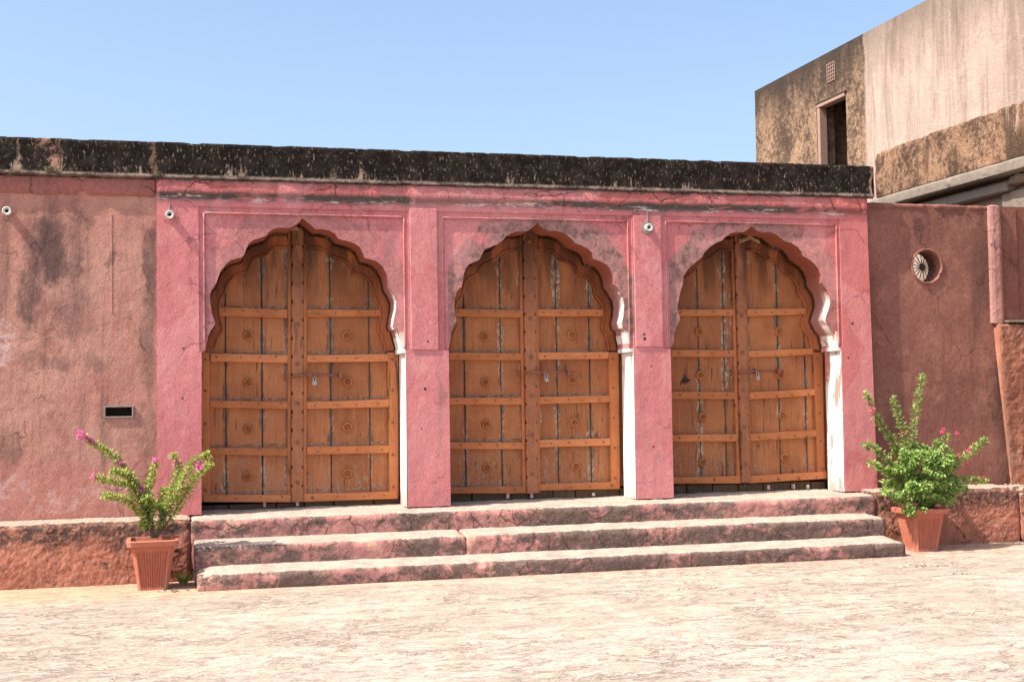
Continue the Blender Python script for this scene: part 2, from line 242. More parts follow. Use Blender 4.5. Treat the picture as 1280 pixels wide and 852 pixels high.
def whitewash():
    m = Mat('flaking_whitewash')
    p = m.step(m.math('ADD', m.noise((7, 7, 2.2), 7, .7), m.math('MULTIPLY', m.step(m.sep()[0], 4.4, 6.9), .085)), .60, .64)
    p = m.math('MAXIMUM', p, m.math('MULTIPLY', m.step(m.sep()[2], 1.1, .6), m.step(m.noise((8, 8, 3), 6), .45, .6, 0, .8)))
    k = m.mix(p, m.mix(m.noise(6, 5), (.74, .70, .64), (.80, .77, .72)), (.55, .24, .21))
    k = m.mix(m.step(m.sep()[2], 2.14, 2.4), k, (.50, .20, .19))
    m.bump([(p, -.5, .004), (m.noise(20, 5), .4, .01)])
    return m.col(k)
M_WHITE = whitewash()
def intrados_mat():
    m = Mat('ochre_red_arch_soffit')
    k = m.mix(m.noise(3, 6), (.34, .105, .06), (.27, .085, .06))
    x, y, z = m.sep()
    wh = m.math('MULTIPLY', m.step(y, .16, .10), m.step(z, 2.95, 2.5))
    k = m.mix(m.step(z, 2.95, 2.5, 0, 1.), k, (.40, .19, .18))
    wh = m.math('MULTIPLY', m.step(m.math('ADD', z, m.math('MULTIPLY', m.noise(5, 6), .5)), 3.0, 2.8), m.step(m.noise((9, 9, 4), 6, .7), .40, .5))
    front = m.step(x, 2.0, 2.4); front = m.math('MULTIPLY', front, m.step(x, 3.2, 2.6))
    k = m.mix(m.math('MULTIPLY', wh, m.step(y, .22, .14)), k, (.74, .66, .6))
    k = m.mix(m.math('MULTIPLY', m.step(m.math('ADD', z, m.math('MULTIPLY', m.noise(9, 4), .06)), 2.265, 2.25), m.step(m.noise((9, 9, 9), 5), .36, .44)), k, (.78, .75, .7))
    m.bump([(m.noise(12, 6), .5, .02)])
    return m.col(k)
M_INTR = intrados_mat()

def wood(name, c1, c2, wear=.5, horiz=False, grey=0., joints=()):
    m = Mat(name, .6, .22)
    sc = (3, 9, 40) if horiz else (40, 9, 2.2)
    x, y, z = m.sep()
    k = m.mix(m.step(m.noise(2.2, 6, .6), .35, .65), c1, c2)
    gr = m.noise(sc, 6, .65, .3)
    orn = m.n('ShaderNodeObjectInfo').outputs['Random']
    k = m.mix(m.step(orn, 0., .5, .32, 0.), k, tuple(v*.5 for v in c2))
    k = m.mix(m.step(orn, .6, 1., 0., .3), k, tuple(min(1, v*1.25+.04) for v in c1))
    k = m.mix(m.step(gr, .5, .75, 0, .45), k, tuple(v*.45 for v in c2))
    k = m.mix(m.step(m.noise(tuple(v*.5 for v in sc), 5, .7, off=(7, 1, 3)), .55, .75, 0, .5), k, tuple(min(1, v*1.3+.02) for v in c1))
    # darker, in uneven streaks, towards the top
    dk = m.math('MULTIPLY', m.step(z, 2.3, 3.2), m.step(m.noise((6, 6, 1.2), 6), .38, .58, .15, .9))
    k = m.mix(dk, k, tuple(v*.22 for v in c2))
    sl = m.math('ABSOLUTE', m.math('SUBTRACT', m.noise((11, 1, .5), 3, .5, off=(5, 5, 1)), .5))
    sl = m.math('MULTIPLY', m.step(sl, .011, .002), m.step(m.noise((3, 1, 1.6), 4, .6, off=(0, 8, 2)), .46, .56))
    if not horiz: k = m.mix(m.math('MULTIPLY', sl, .8), k, (.07, .04, .022))
    # flaked paint, heavier near the sill
    wr = m.math('ADD', m.noise((34, 12, 13), 8, .78, .2, off=(1, 2, 8)), m.step(z, 1.7, .75, 0., .06*wear))
    fl = m.math('MULTIPLY', m.step(wr, .66-.02*wear, .69-.02*wear), m.step(m.noise(2.4, 4, .6, off=(6, 6, 1)), .42-.06*wear, .56))
    k = m.mix(m.math('MULTIPLY', fl, .8), k, m.mix(m.noise(30, 3), (.40, .31, .25), (.20, .16, .13)))
    bare = m.step(m.noise((18, 8, 1.6), 6, .7, off=(4, 7, 3)), .66-grey*.12, .74-grey*.12)
    k = m.mix(m.math('MULTIPLY', bare, .55+.4*grey), k, (.13, .10, .075))
    jm = None
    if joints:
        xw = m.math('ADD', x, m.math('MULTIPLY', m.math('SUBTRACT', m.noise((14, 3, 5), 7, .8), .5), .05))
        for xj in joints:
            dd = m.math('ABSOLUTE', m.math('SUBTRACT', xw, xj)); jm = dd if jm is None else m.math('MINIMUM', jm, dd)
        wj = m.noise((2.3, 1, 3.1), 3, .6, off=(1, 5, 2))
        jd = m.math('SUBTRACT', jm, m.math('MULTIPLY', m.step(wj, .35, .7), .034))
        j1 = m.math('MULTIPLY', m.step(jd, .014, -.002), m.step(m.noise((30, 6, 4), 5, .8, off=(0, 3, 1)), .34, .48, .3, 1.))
        k = m.mix(m.math('MULTIPLY', j1, .8), k, m.mix(m.step(m.noise((50, 9, 9), 6, .75), .42, .58), (.085, .06, .042), (.20, .15, .11)))  # worn joints, also darkened in the colour to deepen groove shade
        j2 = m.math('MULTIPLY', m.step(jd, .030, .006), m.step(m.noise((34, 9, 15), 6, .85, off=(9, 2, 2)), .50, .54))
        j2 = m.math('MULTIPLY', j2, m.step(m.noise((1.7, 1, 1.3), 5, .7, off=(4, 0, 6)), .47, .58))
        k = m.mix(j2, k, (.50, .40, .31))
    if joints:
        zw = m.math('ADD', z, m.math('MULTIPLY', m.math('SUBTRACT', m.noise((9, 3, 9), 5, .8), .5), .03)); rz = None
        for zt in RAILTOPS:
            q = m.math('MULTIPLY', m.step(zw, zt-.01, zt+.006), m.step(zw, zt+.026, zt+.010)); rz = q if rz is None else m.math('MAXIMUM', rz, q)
        k = m.mix(m.math('MULTIPLY', rz, .75), k, m.mix(m.step(m.noise((30, 9, 30), 5, .8), .42, .56), (.08, .055, .04), (.33, .26, .20)))  # grey dust above each rail, with edge shade painted into the colour
    m.bump([(gr, .5, .008), (fl, -.8, .004), (m.noise(5, 4), .3, .02)])
    return m.col(k)
RAILTOPS = [sum(D[q][i][1][1]+D[q][i][2][1] for D in DOORS for q in ('railL', 'railR'))/12 for i in range(5)]
WC1, WC2 = (.46, .178, .068), (.36, .128, .05)
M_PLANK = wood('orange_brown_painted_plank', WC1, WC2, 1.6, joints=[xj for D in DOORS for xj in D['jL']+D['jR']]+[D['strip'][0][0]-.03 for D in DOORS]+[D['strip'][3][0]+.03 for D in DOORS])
M_RAIL = wood('orange_brown_painted_rail', (.58, .215, .078), (.48, .165, .06), .8, True)
M_STILE = wood('orange_brown_painted_stile', (.54, .19, .068), (.44, .145, .052), .8)
M_STRIP = wood('dull_brown_cover_strip', (.41, .165, .08), (.35, .135, .065), .7)
M_HEAD = wood('red_brown_carved_border', (.40, .12, .042), (.28, .08, .03), .2)
M_BACK = wood('bare_weathered_board', (.17, .10, .055), (.11, .07, .04), .8, False, .8)

def simple(name, c1, c2=None, rough=.7, metal=0., nsc=14, bump=.3, spec=.3):
    m = Mat(name, rough, spec); m.b.inputs['Metallic'].default_value = metal
    m.bump([(m.noise(nsc*2, 5), bump, .01)])
    return m.col(m.mix(m.noise(nsc, 6, .7), c1, c2 or c1))
M_IRON = simple('painted_iron_fittings', (.30, .11, .06), (.19, .075, .05), .5)
M_BOSS = simple('painted_brass_boss', (.66, .26, .09), (.22, .07, .03), .4, nsc=75, bump=.6)
M_STEEL = simple('tarnished_padlock_steel', (.55, .53, .50), (.25, .23, .2), .35, .8)
M_BLACK = simple('black_iron', (.02, .018, .016), (.035, .03, .025), .6)
M_VOID = simple('painted_dark_recess', (.03, .022, .018), (.05, .035, .025), .9)  # near-black colour stands for the shade inside holes and recesses
M_PIPE = simple('off_white_pipe', (.62, .61, .57), (.45, .43, .38), .6, nsc=30)
M_GREYF = simple('grey_cement_frame', (.30, .25, .23), (.2, .16, .14), .8)
def pot_mat():
    m = Mat('weathered_terracotta', .7, .25); z = m.sep()[2]
    k = m.mix(m.noise(6, 6, .7), (.50, .165, .10), (.40, .13, .085))
    k = m.mix(m.math('MULTIPLY', m.step(m.math('ADD', z, m.math('MULTIPLY', m.noise(9, 5), .2)), .30, .12), m.step(m.noise((14, 14, 9), 7, .8), .45, .6, 0, .7)), k, (.42, .30, .22))
    k = m.mix(m.step(m.noise((20, 20, 5), 7, .75, off=(3, 0, 0)), .56, .68, 0, .55), k, (.55, .33, .25))
    k = m.mix(m.step(m.noise((11, 11, 6), 7, .75, off=(0, 6, 0)), .58, .7, 0, .5), k, (.20, .09, .06))
    m.bump([(m.noise(30, 5), .2, .006)])
    return m.col(k)
M_POT = pot_mat()
M_SOIL = simple('dry_soil', (.10, .065, .04), (.05, .035, .025), .95, nsc=30, bump=.8)
M_CONC = simple('grey_lichened_concrete', (.27, .225, .185), (.10, .08, .066), .9, nsc=9, bump=.8)
M_MORTAR = simple('grey_mortar_patch', (.36, .27, .24), (.22, .17, .15), .95, nsc=25, bump=.8)
M_STEM = simple('woody_stem', (.20, .13, .08), (.12, .08, .05), .8, nsc=40)
M_SHOOT = simple('green_shoot', (.22, .24, .08), (.25, .13, .07), .7, nsc=20)
M_CREAM = simple('yellowed_lime_mortar', (.42, .31, .18), (.30, .22, .13), .9, nsc=40, bump=.8)
M_HAY = simple('dry_grey_green_blades', (.20, .21, .10), (.12, .12, .06), .8, nsc=30)
M_DRY = simple('dry_leaf', (.22, .15, .08), (.12, .08, .05), .8, nsc=30)
def leafm(name, c1, c2, tr):
    m = Mat(name, .45, .4)
    rnd = m.n('ShaderNodeNewGeometry').outputs['Random Per Island']
    k = m.mix(rnd, c1, c2)
    m.col(k)
    t = m.n('ShaderNodeBsdfTranslucent', {0: m.mix(.5, k, tuple(min(1, v*1.8) for v in c2))})
    mx = m.n('ShaderNodeMixShader', {0: tr, 1: m.b.outputs[0], 2: t.outputs[0]})
    m.t.links.new(mx.outputs[0], m.t.nodes['Material Output'].inputs[0])
    return m.m
M_LEAF_A = leafm('young_bougainvillea_leaf', (.17, .27, .05), (.50, .56, .17), .35)
M_LEAF_B = leafm('dense_green_leaf', (.07, .18, .04), (.42, .53, .16), .33)
M_PETAL_A = leafm('magenta_bract', (.62, .09, .28), (.78, .26, .48), .35)
M_PETAL_B = leafm('crimson_bract', (.58, .06, .12), (.72, .17, .26), .35)

def wing_mat(rough_band=False):
    m = Mat('stained_buff_plaster' if not rough_band else 'rough_ochre_roughcast')
    x, y, z = m.sep()
    if not rough_band:
        k = m.mix(m.step(m.noise(.7, 6), .35, .65), (.42, .325, .27), (.35, .265, .22))
        k = m.mix(m.step(m.noise((5, 4.4, .45), 8, .75), .45, .62, 0, .7), k, (.20, .145, .12))
        k = m.mix(m.step(m.noise(6, 6, .7), .5, .75, 0, .4), k, (.47, .37, .31))
        # rough older coat on the far bay
        far = m.step(m.math('ADD', y, m.math('MULTIPLY', m.math('SUBTRACT', m.noise(2.2, 6), .5), .25)), 3.66, 3.72)
        rc = m.mix(m.step(m.math('ADD', m.noise(13, 9, .85), m.math('MULTIPLY', m.noise(1.7, 5, .6, off=(0, 3, 3)), .55)), .68, .88), (.09, .06, .045), (.38, .25, .165))
        k = m.mix(far, k, rc)
        top = m.math('ADD', z, m.math('MULTIPLY', m.math('SUBTRACT', m.noise((5, 4, 1.), 8, .75), .5), 1.5))
        k = m.mix(m.math('MULTIPLY', m.step(top, 5.6, 6.6, 0, 1.), m.math('ADD', m.math('MULTIPLY', far, .45), .5)), k, (.055, .042, .035))
        cr = m.crack(1.2, .012, .8)
        k = m.mix(m.math('MULTIPLY', cr, .4), k, (.14, .10, .08))
        h = m.math('MULTIPLY', m.noise(16, 7, .75), m.math('ADD', m.math('MULTIPLY', far, .8), .2))
        m.bump([(h, .9, .05), (m.noise(4, 6), .3, .03)])
    else:
        k = m.mix(m.step(m.math('ADD', m.noise(12, 9, .85), m.math('MULTIPLY', m.noise(1.9, 5, .6, off=(0, 3, 3)), .5)), .66, .84), (.09, .055, .04), (.37, .22, .14))
        k = m.mix(m.step(m.noise((5, 4, .5), 7, .7), .48, .64, 0, .8), k, (.08, .05, .035))
        k = m.mix(m.step(m.noise((6, 5, .7), 6, .7, off=(3, 9, 0)), .6, .7, 0, .7), k, (.48, .35, .26))
        m.bump([(m.noise(18, 7, .75), 1., .05)])
    return m.col(k)
M_WING, M_ROUGH = wing_mat(), wing_mat(True)
M_JAMB = simple('pale_painted_door_frame', (.34, .22, .18), (.24, .15, .12), .8)

def ground_mat():
    m = Mat('sunbleached_lime_paving', .95, .1)
    v = m.vec((1, 1, 1))
    n1 = m.noise((1.9, 3.1, 1), 9, .72, .7)
    fl1 = m.step(n1, .47, .50)
    n2 = m.noise((4.2, 6.8, 1), 9, .75, .6, off=(4, 2, 0))
    fl2 = m.step(n2, .50, .53)
    k = m.mix(m.noise(.6, 5), (.475, .39, .32), (.445, .355, .29))
    area = m.step(m.noise((.55, 1.1, 1), 5, .65, off=(6, 3, 0)), .40, .58, .22, 1.15)
    def am(f, a): return m.math('MULTIPLY', m.math('MULTIPLY', f, a), area)
    k = m.mix(am(fl1, .5), k, (.40, .32, .26))
    k = m.mix(m.math('MULTIPLY', m.step(m.noise((.45, .8, 1), 6, .65, off=(3, 1, 0)), .46, .58), m.step(m.noise((24, 30, 1), 6, .85), .40, .56, .1, .8)), k, (.29, .245, .205))
    k = m.mix(am(fl2, .34), k, (.51, .42, .345))
    k = m.mix(m.math('MULTIPLY', m.step(m.noise((3, 5, 1), 8, .75, .5, off=(1, 9, 0)), .50, .60), m.step(m.noise((70, 70, 1), 3, .8), .42, .56)), k, (.27, .22, .185))
    n3 = m.noise((9, 15, 1), 7, .8, .5, off=(2, 8, 0))
    k = m.mix(am(m.step(n3, .60, .66), .35), k, (.26, .21, .18))
    k = m.mix(m.step(n3, .40, .36, 0, .5), k, (.51, .425, .35))
    e1 = m.math('MULTIPLY', m.step(n1, .455, .475), m.step(n1, .495, .475))
    e2 = m.math('MULTIPLY', m.step(n2, .49, .503), m.step(n2, .518, .503))
    k = m.mix(am(m.math('MAXIMUM', e1, e2), .85), k, (.20, .155, .13))
    k = m.mix(m.step(m.noise((60, 60, 60), 4, .7), .58, .75, 0, .35), k, (.28, .22, .18))
    cr = m.crack(1.1, .012, .8, (.5, .6))
    k = m.mix(m.math('MULTIPLY', cr, .8), k, (.14, .10, .085))
    x, y, z = m.sep()
    k = m.mix(m.math('MULTIPLY', m.step(m.math('ADD', y, m.math('MULTIPLY', m.noise(2.5, 6), 1.2)), -1.2, -.2), m.step(x, 1.5, .2, .25, .7)), k, (.50, .32, .20))
    m.bump([(fl1, .5, .012), (fl2, .5, .008), (m.noise((30, 30, 30), 6, .7), .4, .01), (n1, .3, .04)])
    return m.col(k)
M_GROUND = ground_mat()

# ---------------------------------------------------------------- object helpers
ORG = {}
def thing(name, label, cat, loc, group=None):
    o = bpy.data.objects.new(name, None); COL.objects.link(o); o.location = loc
    o['label'] = label; o['category'] = cat
    if group: o['group'] = group
    ORG[o.name] = Vector(loc); return o
def mesh(name, verts, faces, mat, parent=None, smooth=False, stuff=False, label=None, local=False):
    """verts in world coordinates unless local; linked as one mesh object under its thing"""
    org = Vector((0, 0, 0))
    if parent is not None and not local:
        org = ORG[parent.name]
    me = bpy.data.meshes.new(name)
    me.from_pydata([tuple(Vector(v)-org) for v in verts], [], faces)
    me.materials.append(mat); me.validate()
    bm = bmesh.new(); bm.from_mesh(me); bmesh.ops.recalc_face_normals(bm, faces=bm.faces); bm.to_mesh(me); bm.free()
    if smooth: me.shade_smooth()
    o = bpy.data.objects.new(name, me); COL.objects.link(o)
    if parent is not None: o.parent = parent
    ORG[o.name] = org
    if stuff: o['kind'] = 'stuff'
    if label: o['label'] = label
    return o
def tag(o, label, cat, group=None):
    o['label'] = label; o['category'] = cat
    if group: o['group'] = group
    return o
class G:
    def __init__(s): s.v = []; s.f = []
    def add(s, vs, fs):
        k = len(s.v); s.v += [tuple(v) for v in vs]; s.f += [tuple(i+k for i in f) for f in fs]
    def box(s, x0, x1, y0, y1, z0, z1, bev=0.):
        if bev:
            bm = bmesh.new(); bmesh.ops.create_cube(bm, size=1)
            for v in bm.verts: v.co = Vector(((x0+x1)/2+v.co.x*(x1-x0), (y0+y1)/2+v.co.y*(y1-y0), (z0+z1)/2+v.co.z*(z1-z0)))
            bmesh.ops.bevel(bm, geom=bm.edges[:], offset=bev, segments=1, affect='EDGES')
            bm.verts.index_update(); s.add([v.co for v in bm.verts], [[v.index for v in f.verts] for f in bm.faces]); bm.free(); return
        s.add([(x, y, z) for x in (x0, x1) for y in (y0, y1) for z in (z0, z1)], [(0, 1, 3, 2), (4, 6, 7, 5), (0, 4, 5, 1), (2, 3, 7, 6), (0, 2, 6, 4), (1, 5, 7, 3)])
    def quadbar(s, q, y0, y1, bev=.006):
        """bar whose front outline is the quad q (x,z), from y0 (front) to y1 with eased front edge"""
        c = [sum(p[i] for p in q)/4 for i in (0, 1)]
        def inset(p, d): return (p[0]+(d if p[0] < c[0] else -d), p[1]+(d if p[1] < c[1] else -d))
        vs = [(inset(p, bev)[0], y0, inset(p, bev)[1]) for p in q]+[(p[0], y0+bev, p[1]) for p in q]+[(p[0], y1, p[1]) for p in q]
        fs = [(0, 1, 2, 3), (11, 10, 9, 8)]
        for a in (0, 4):
            for i in range(4): j = (i+1) % 4; fs.append((a+i, a+4+i, a+4+j, a+j))
        s.add(vs, fs)
    def tube(s, pts, rad, n=6, cap=True):
        pts = [Vector(p) for p in pts]; rings = []
        for i, p in enumerate(pts):
            d = (pts[min(i+1, len(pts)-1)]-pts[max(i-1, 0)]).normalized()
            a = d.cross(Vector((0, 0, 1)) if abs(d.z) < .9 else Vector((1, 0, 0))).normalized(); b = d.cross(a)
            r = rad[i] if isinstance(rad, (list, tuple)) else rad
            rings.append([p+(a*math.cos(2*math.pi*k/n)+b*math.sin(2*math.pi*k/n))*r for k in range(n)])
        vs = [v for R in rings for v in R]; fs = []
        for i in range(len(pts)-1):
            for k in range(n): fs.append((i*n+k, i*n+(k+1) % n, (i+1)*n+(k+1) % n, (i+1)*n+k))
        if cap: fs += [tuple(range(n)), tuple(range((len(pts)-1)*n, len(pts)*n))]
        s.add(vs, fs)
    def obj(s, name, mat, parent=None, **kw): return mesh(name, s.v, s.f, mat, parent, **kw)

def prism(outline, y0, y1):
    """solid from an (x,z) outline between y0 and y1, faces triangulated"""
    n = len(outline)
    tri = [t for t in tessellate_polygon([[Vector((x, z, 0)) for x, z in outline]]) if len(set(t)) == 3]
    vs = [(x, y0, z) for x, z in outline]+[(x, y1, z) for x, z in outline]
    fs = [tuple(t) for t in tri]+[tuple(i+n for i in reversed(t)) for t in tri]
    fs += [(i, (i+1) % n, (i+1) % n+n, i+n) for i in range(n)]
    return vs, fs
def fbm(x, y, z, o=4): return noise.fractal(Vector((x, y, z)), 1., 2., o)
def sweep(x0, x1, prof, rx, rp, amp, chip=0., seed=0., skew=None):
    """rough masonry body: the (y,z) profile swept along x on a fine grid, pushed in and out by noise"""
    P = []
    for (a, b) in zip(prof, prof[1:]):
        L = math.hypot(b[0]-a[0], b[1]-a[1]); k = max(1, int(L/rp))
        for i in range(k): P.append((a[0]+(b[0]-a[0])*i/k, a[1]+(b[1]-a[1])*i/k))
    P.append(prof[-1]); m = len(P)
    nr = []
    for i in range(m):
        a, b = P[max(i-1, 0)], P[min(i+1, m-1)]
        d = Vector((b[0]-a[0], b[1]-a[1])).normalized(); nr.append((-d.y, d.x))
    cv = []
    for i in range(m):
        a, b = nr[max(i-2, 0)], nr[min(i+2, m-1)]; cv.append(1.-(a[0]*b[0]+a[1]*b[1]))
    n = max(2, int((x1-x0)/rx)); vs = []
    for j in range(n+1):
        x = x0+(x1-x0)*j/n; rid = seed in (51., 61., 41., 45.)
        e = min(1., min(x-x0, x1-x)/.03)
        for i in range(m):
            d = amp*fbm(x*4+seed, P[i][0]*4, P[i][1]*4+seed)+amp*.5*fbm(x*17, P[i][0]*17, P[i][1]*17+seed, 3)
            if rid: q_ = min(.35, max(0., fbm(x*2.3+seed, 1, P[i][1]*4, 3)+.1+.9*(P[i][1]-.35))); d -= amp*3.2*q_*max(0, abs(fbm(x*9+seed, P[i][0]*9, P[i][1]*11, 4))-.12); d += amp*.5*fbm(x*45, seed, P[i][1]*45, 2)
            d -= chip*cv[i]*(max(0., fbm(x*5+seed, 3, 1, 4)-.12)*2+.25*max(0, fbm(x*22, seed, 5, 3)))+ (1-e)*.012
            if i in (0, m-1): d = 0
            yy = P[i][0]+nr[i][0]*d; zz = P[i][1]+nr[i][1]*d
            vs.append((x, yy, zz))
    fs = []
    for j in range(n):
        for i in range(m-1): fs.append((j*m+i, (j+1)*m+i, (j+1)*m+i+1, j*m+i+1))
    k = len(vs)
    fs += [tuple(range(m)), tuple(n*m+i for i in range(m)), ]
    for j in range(n): fs.append((j*m, j*m+m-1, (j+1)*m+m-1, (j+1)*m))
    return vs, fs
# ---------------------------------------------------------------- ground
g = G(); g.add([(-300, -300, GZ), (300, -300, GZ), (300, 300, GZ), (-300, 300, GZ)], [(0, 1, 2, 3)])
gr = g.obj('ground', M_GROUND); gr['kind'] = 'structure'

# ---------------------------------------------------------------- arcade front
TOPZ, SPR = 3.705, 2.11
fac = thing('arcaded_gatehouse', 'pink plastered front with three cusped arches under a black stained parapet', 'gatehouse', (3.6, .2, .6))
ZB = .60
JL = [a[0][0] for a in ARCH]; JR = [a[-1][0] for a in ARCH]
FR = [(.353, 2.319, 3.446), (2.614, 4.610, 3.450), (4.936, 6.940, 3.458)]   # frame left, right, top
loop = [(-.025, ZB), (.362, ZB)]
for k in range(3):
    fl, frr, ft = FR[k]; jl, jr = JL[k], JR[k]
    if k: loop += [(jl, ZB)]
    loop += [(jl, SPR-.01), (fl, SPR-.01), (fl, ft), (frr, ft), (frr, SPR-.005), (jr, SPR-.005), (jr+.006, ZB)]
loop[1:2] = [(JL[0]-.008, ZB)]
loop += [(7.302, ZB), (7.262, TOPZ), (-.025, TOPZ)]
v, f = prism(loop, 0, .36)
mesh('front_wall', v, f, M_PINK, fac)
CHIP = random.Random(3)
for k in range(3):
    fl, frr, ft = FR[k]; A = [tuple(p) for p in ARCH[k]]
    # refine and roughen the cusped outline slightly
    A2 = []
    for a, b in zip(A, A[1:]):
        A2.append(a); L = math.hypot(b[0]-a[0], b[1]-a[1])
        if L > .06: A2.append(((a[0]+b[0])/2+CHIP.uniform(-.003, .003), (a[1]+b[1])/2+CHIP.uniform(-.003, .003)))
    A2.append(A[-1]); A = A2
    e = .003
    sp = [(fl+e+.06, SPR-.0), (fl+e+.06, ft-.062), (frr-e-.045, ft-.062), (frr-e-.045, SPR)]
    out = [(min(A[0][0], fl+.06), SPR-.0)] + sp[1:3] + [(max(A[-1][0], frr-.045), SPR)]
    out = [(fl+.055, SPR+.0), (fl+.055, ft-.060), (frr-.042, ft-.060), (frr-.042, SPR+.0)]
    arch_pts = [(max(p[0], out[0][0]-.0) if i < 3 else (min(p[0], out[3][0]) if i > len(A)-4 else p[0]), p[1]) for i, p in enumerate(A)]
    arch_pts[0] = (min(A[0][0], out[0][0]), SPR-.012); arch_pts[-1] = (max(A[-1][0], out[3][0]), SPR-.012)
    body = [(arch_pts[0][0]-.002, SPR-.012)] if arch_pts[0][0] < out[0][0] else []
    lo = [(fl+.055, SPR-.012), (fl+.055, ft-.060), (frr-.042, ft-.060), (frr-.042, SPR-.012)]
    poly = lo + [p for p in reversed(A[1:-1]) if fl+.058 < p[0] < frr-.045]
    v, f = prism(poly, .026, .36)
    o = mesh('arch_spandrel', v, f, M_PINK, fac)
    # soffit skin 2 mm inside the opening: coloured lining of the cusps
    P = [p for p in A if fl+.058 < p[0] < frr-.045]
    cx = (JL[k]+JR[k])/2
    q = [(p[0]+(cx-p[0])*.0035, p[1]-.003) for p in P]
    n = len(q); vs = [(x, .032, z) for x, z in q]+[(x, .358, z) for x, z in q]
    fs = [(i, i+1, n+i+1, n+i) for i in range(n-1)]
    o = mesh('arch_soffit', vs, fs, M_INTR, fac)
    # sunk outer band between the two moulding lines, with its raised inner bead
    gg = G()
    L0, L1 = fl-.001, fl+.055; R0, R1 = frr-.042, frr+.001
    gg.box(L0, L1, .013, .355, SPR-.009, ft-.0, 0)
    gg.box(R1, R0, .013, .355, SPR-.004, ft-.0, 0)
    gg.box(L1, R0, .013, .355, ft-.061, ft+.001, 0)
    gg.obj('sunk_moulding', M_PINK, fac)
    b = G(); w = .016
    def ridge(x0, z0, x1, z1):
        N = max(2, int(math.hypot(x1-x0, z1-z0)/.06)); pts = []
        for i in range(N+1):
            t = i/N; pts.append((x0+(x1-x0)*t+.0015*fbm(t*40, k, 1), .011+.003*fbm(t*30, k, 3), z0+(z1-z0)*t+.0015*fbm(t*40, 2, k)))
        b.tube(pts, .0085, 6)
    ridge(L1-.008, SPR, L1-.008, ft-.058); ridge(R0+.006, SPR, R0+.006, ft-.058); ridge(L1-.004, ft-.056, R0+.004, ft-.056)
    b.obj('bead_moulding', M_PINK, fac, smooth=True)
    # whitewashed right jamb of the opening, capital and band
    g = G(); jr = JR[k]
    g.add([(jr-.004, .006, ZB+.0), (jr-.002, .006, SPR-.04), (jr-.002, .357, SPR-.04), (jr-.004, .357, ZB)], [(0, 1, 2, 3)])
    g.obj('whitewashed_jamb', M_WHITE, fac)
    g = G(); g.box(jr-.042, jr+.012, .012, .37, SPR-.038, SPR+.006, .006); g.obj('capital_band', M_WHITE, fac)
    g = G(); x1 = jr-.008
    pr = [(x1+.012, SPR+.012), (jr-.034, SPR+.012), (jr-.060, SPR+.13), (jr-.050, SPR+.165), (x1-.005, SPR+.165)]
    v, f = prism(pr, .018, .364); mesh('capital', v, f, M_WHITE, fac)
for (x, z, wd) in ((1.27, 3.30, .04), (6.06, 3.285, .12)):
    v, f = sweep(x-wd, x+wd, [(.33, z-.012), (.318, z), (.325, z+.014), (.345, z+.03)], .008, .008, .012, .02, 17.)
    v = [(a_, b_, c_-abs(a_-x)*.35) for a_, b_, c_ in v]
    mesh('apex_mortar', v, f, M_CREAM, fac)
# raised panels on the piers between the arches
for (x0, x1, z0, z1) in ((2.338, 2.606, 2.105, 3.475), (4.630, 4.924, 2.125, 3.45)):
    g = G(); g.box(x0, x1, -.011, .02, z0, z1, .004); g.obj('raised_pier_panel', M_PINK, fac)
# rough cornice band under the parapet
def band_prof(t): return [(.03, 3.53), (-.004, 3.545), (-.022, 3.565), (-.026, 3.60), (-.020, 3.69), (.03, 3.70)]
v, f = sweep(-.022, 7.268, band_prof(0), .012, .012, .0025, .012, 4.); mesh('cornice_band', v, f, M_BAND, fac, smooth=True)
v, f = sweep(-14, 7.35, [(.02, 3.690), (-.034, 3.698), (-.040, 3.708), (-.034, 3.718), (-.026, 3.722), (-.026, 4.02), (-.015, 4.035), (.22, 4.04)], .02, .02, .003, .012, 9.)
mesh('parapet', v, f, M_PARA, fac, smooth=True)
g = G(); g.box(-14, 7.26, .362, 6., 3.5, 3.80); g.obj('roof_slab', M_CONC, fac)
g = G(); g.box(7.0, 7.258, .37, 6., GZ, 3.49); g.obj('side_wall', M_RIGHT, fac)
g = G(); g.box(-14, 7.0, 5.8, 6.05, GZ, 3.49); g.obj('rear_wall', M_LEFT, fac)
g = G()
for i in range(3):
    g.box(JL[i]-.35, JR[i]+.35, 1.0, 1.05, ZB, 3.45)
g.obj('inner_partition', M_VOID, fac)
# mortar collars and dark plugs painted as the shade in drilled holes
g = G()
for (x, z, r) in ((.20, 1.67, .009), (.21, 2.13, .008), (2.47, 1.73, .014), (2.50, 2.185, .010), (4.79, 1.93, .008), (4.80, 1.12, .010), (4.72, 2.25, .012), (4.725, 2.205, .016), (7.06, 2.36, .014), (7.0, 2.0, .010), (.22, .86, .008), (2.43, 1.35, .007)):
    g.tube([(x, .0, z), (x, -.0125 if 2.1 < z and x > 2.3 and x < 6 else -.002, z)], r, 8)
g.obj('nail_hole_plugs', M_VOID, fac, stuff=True)

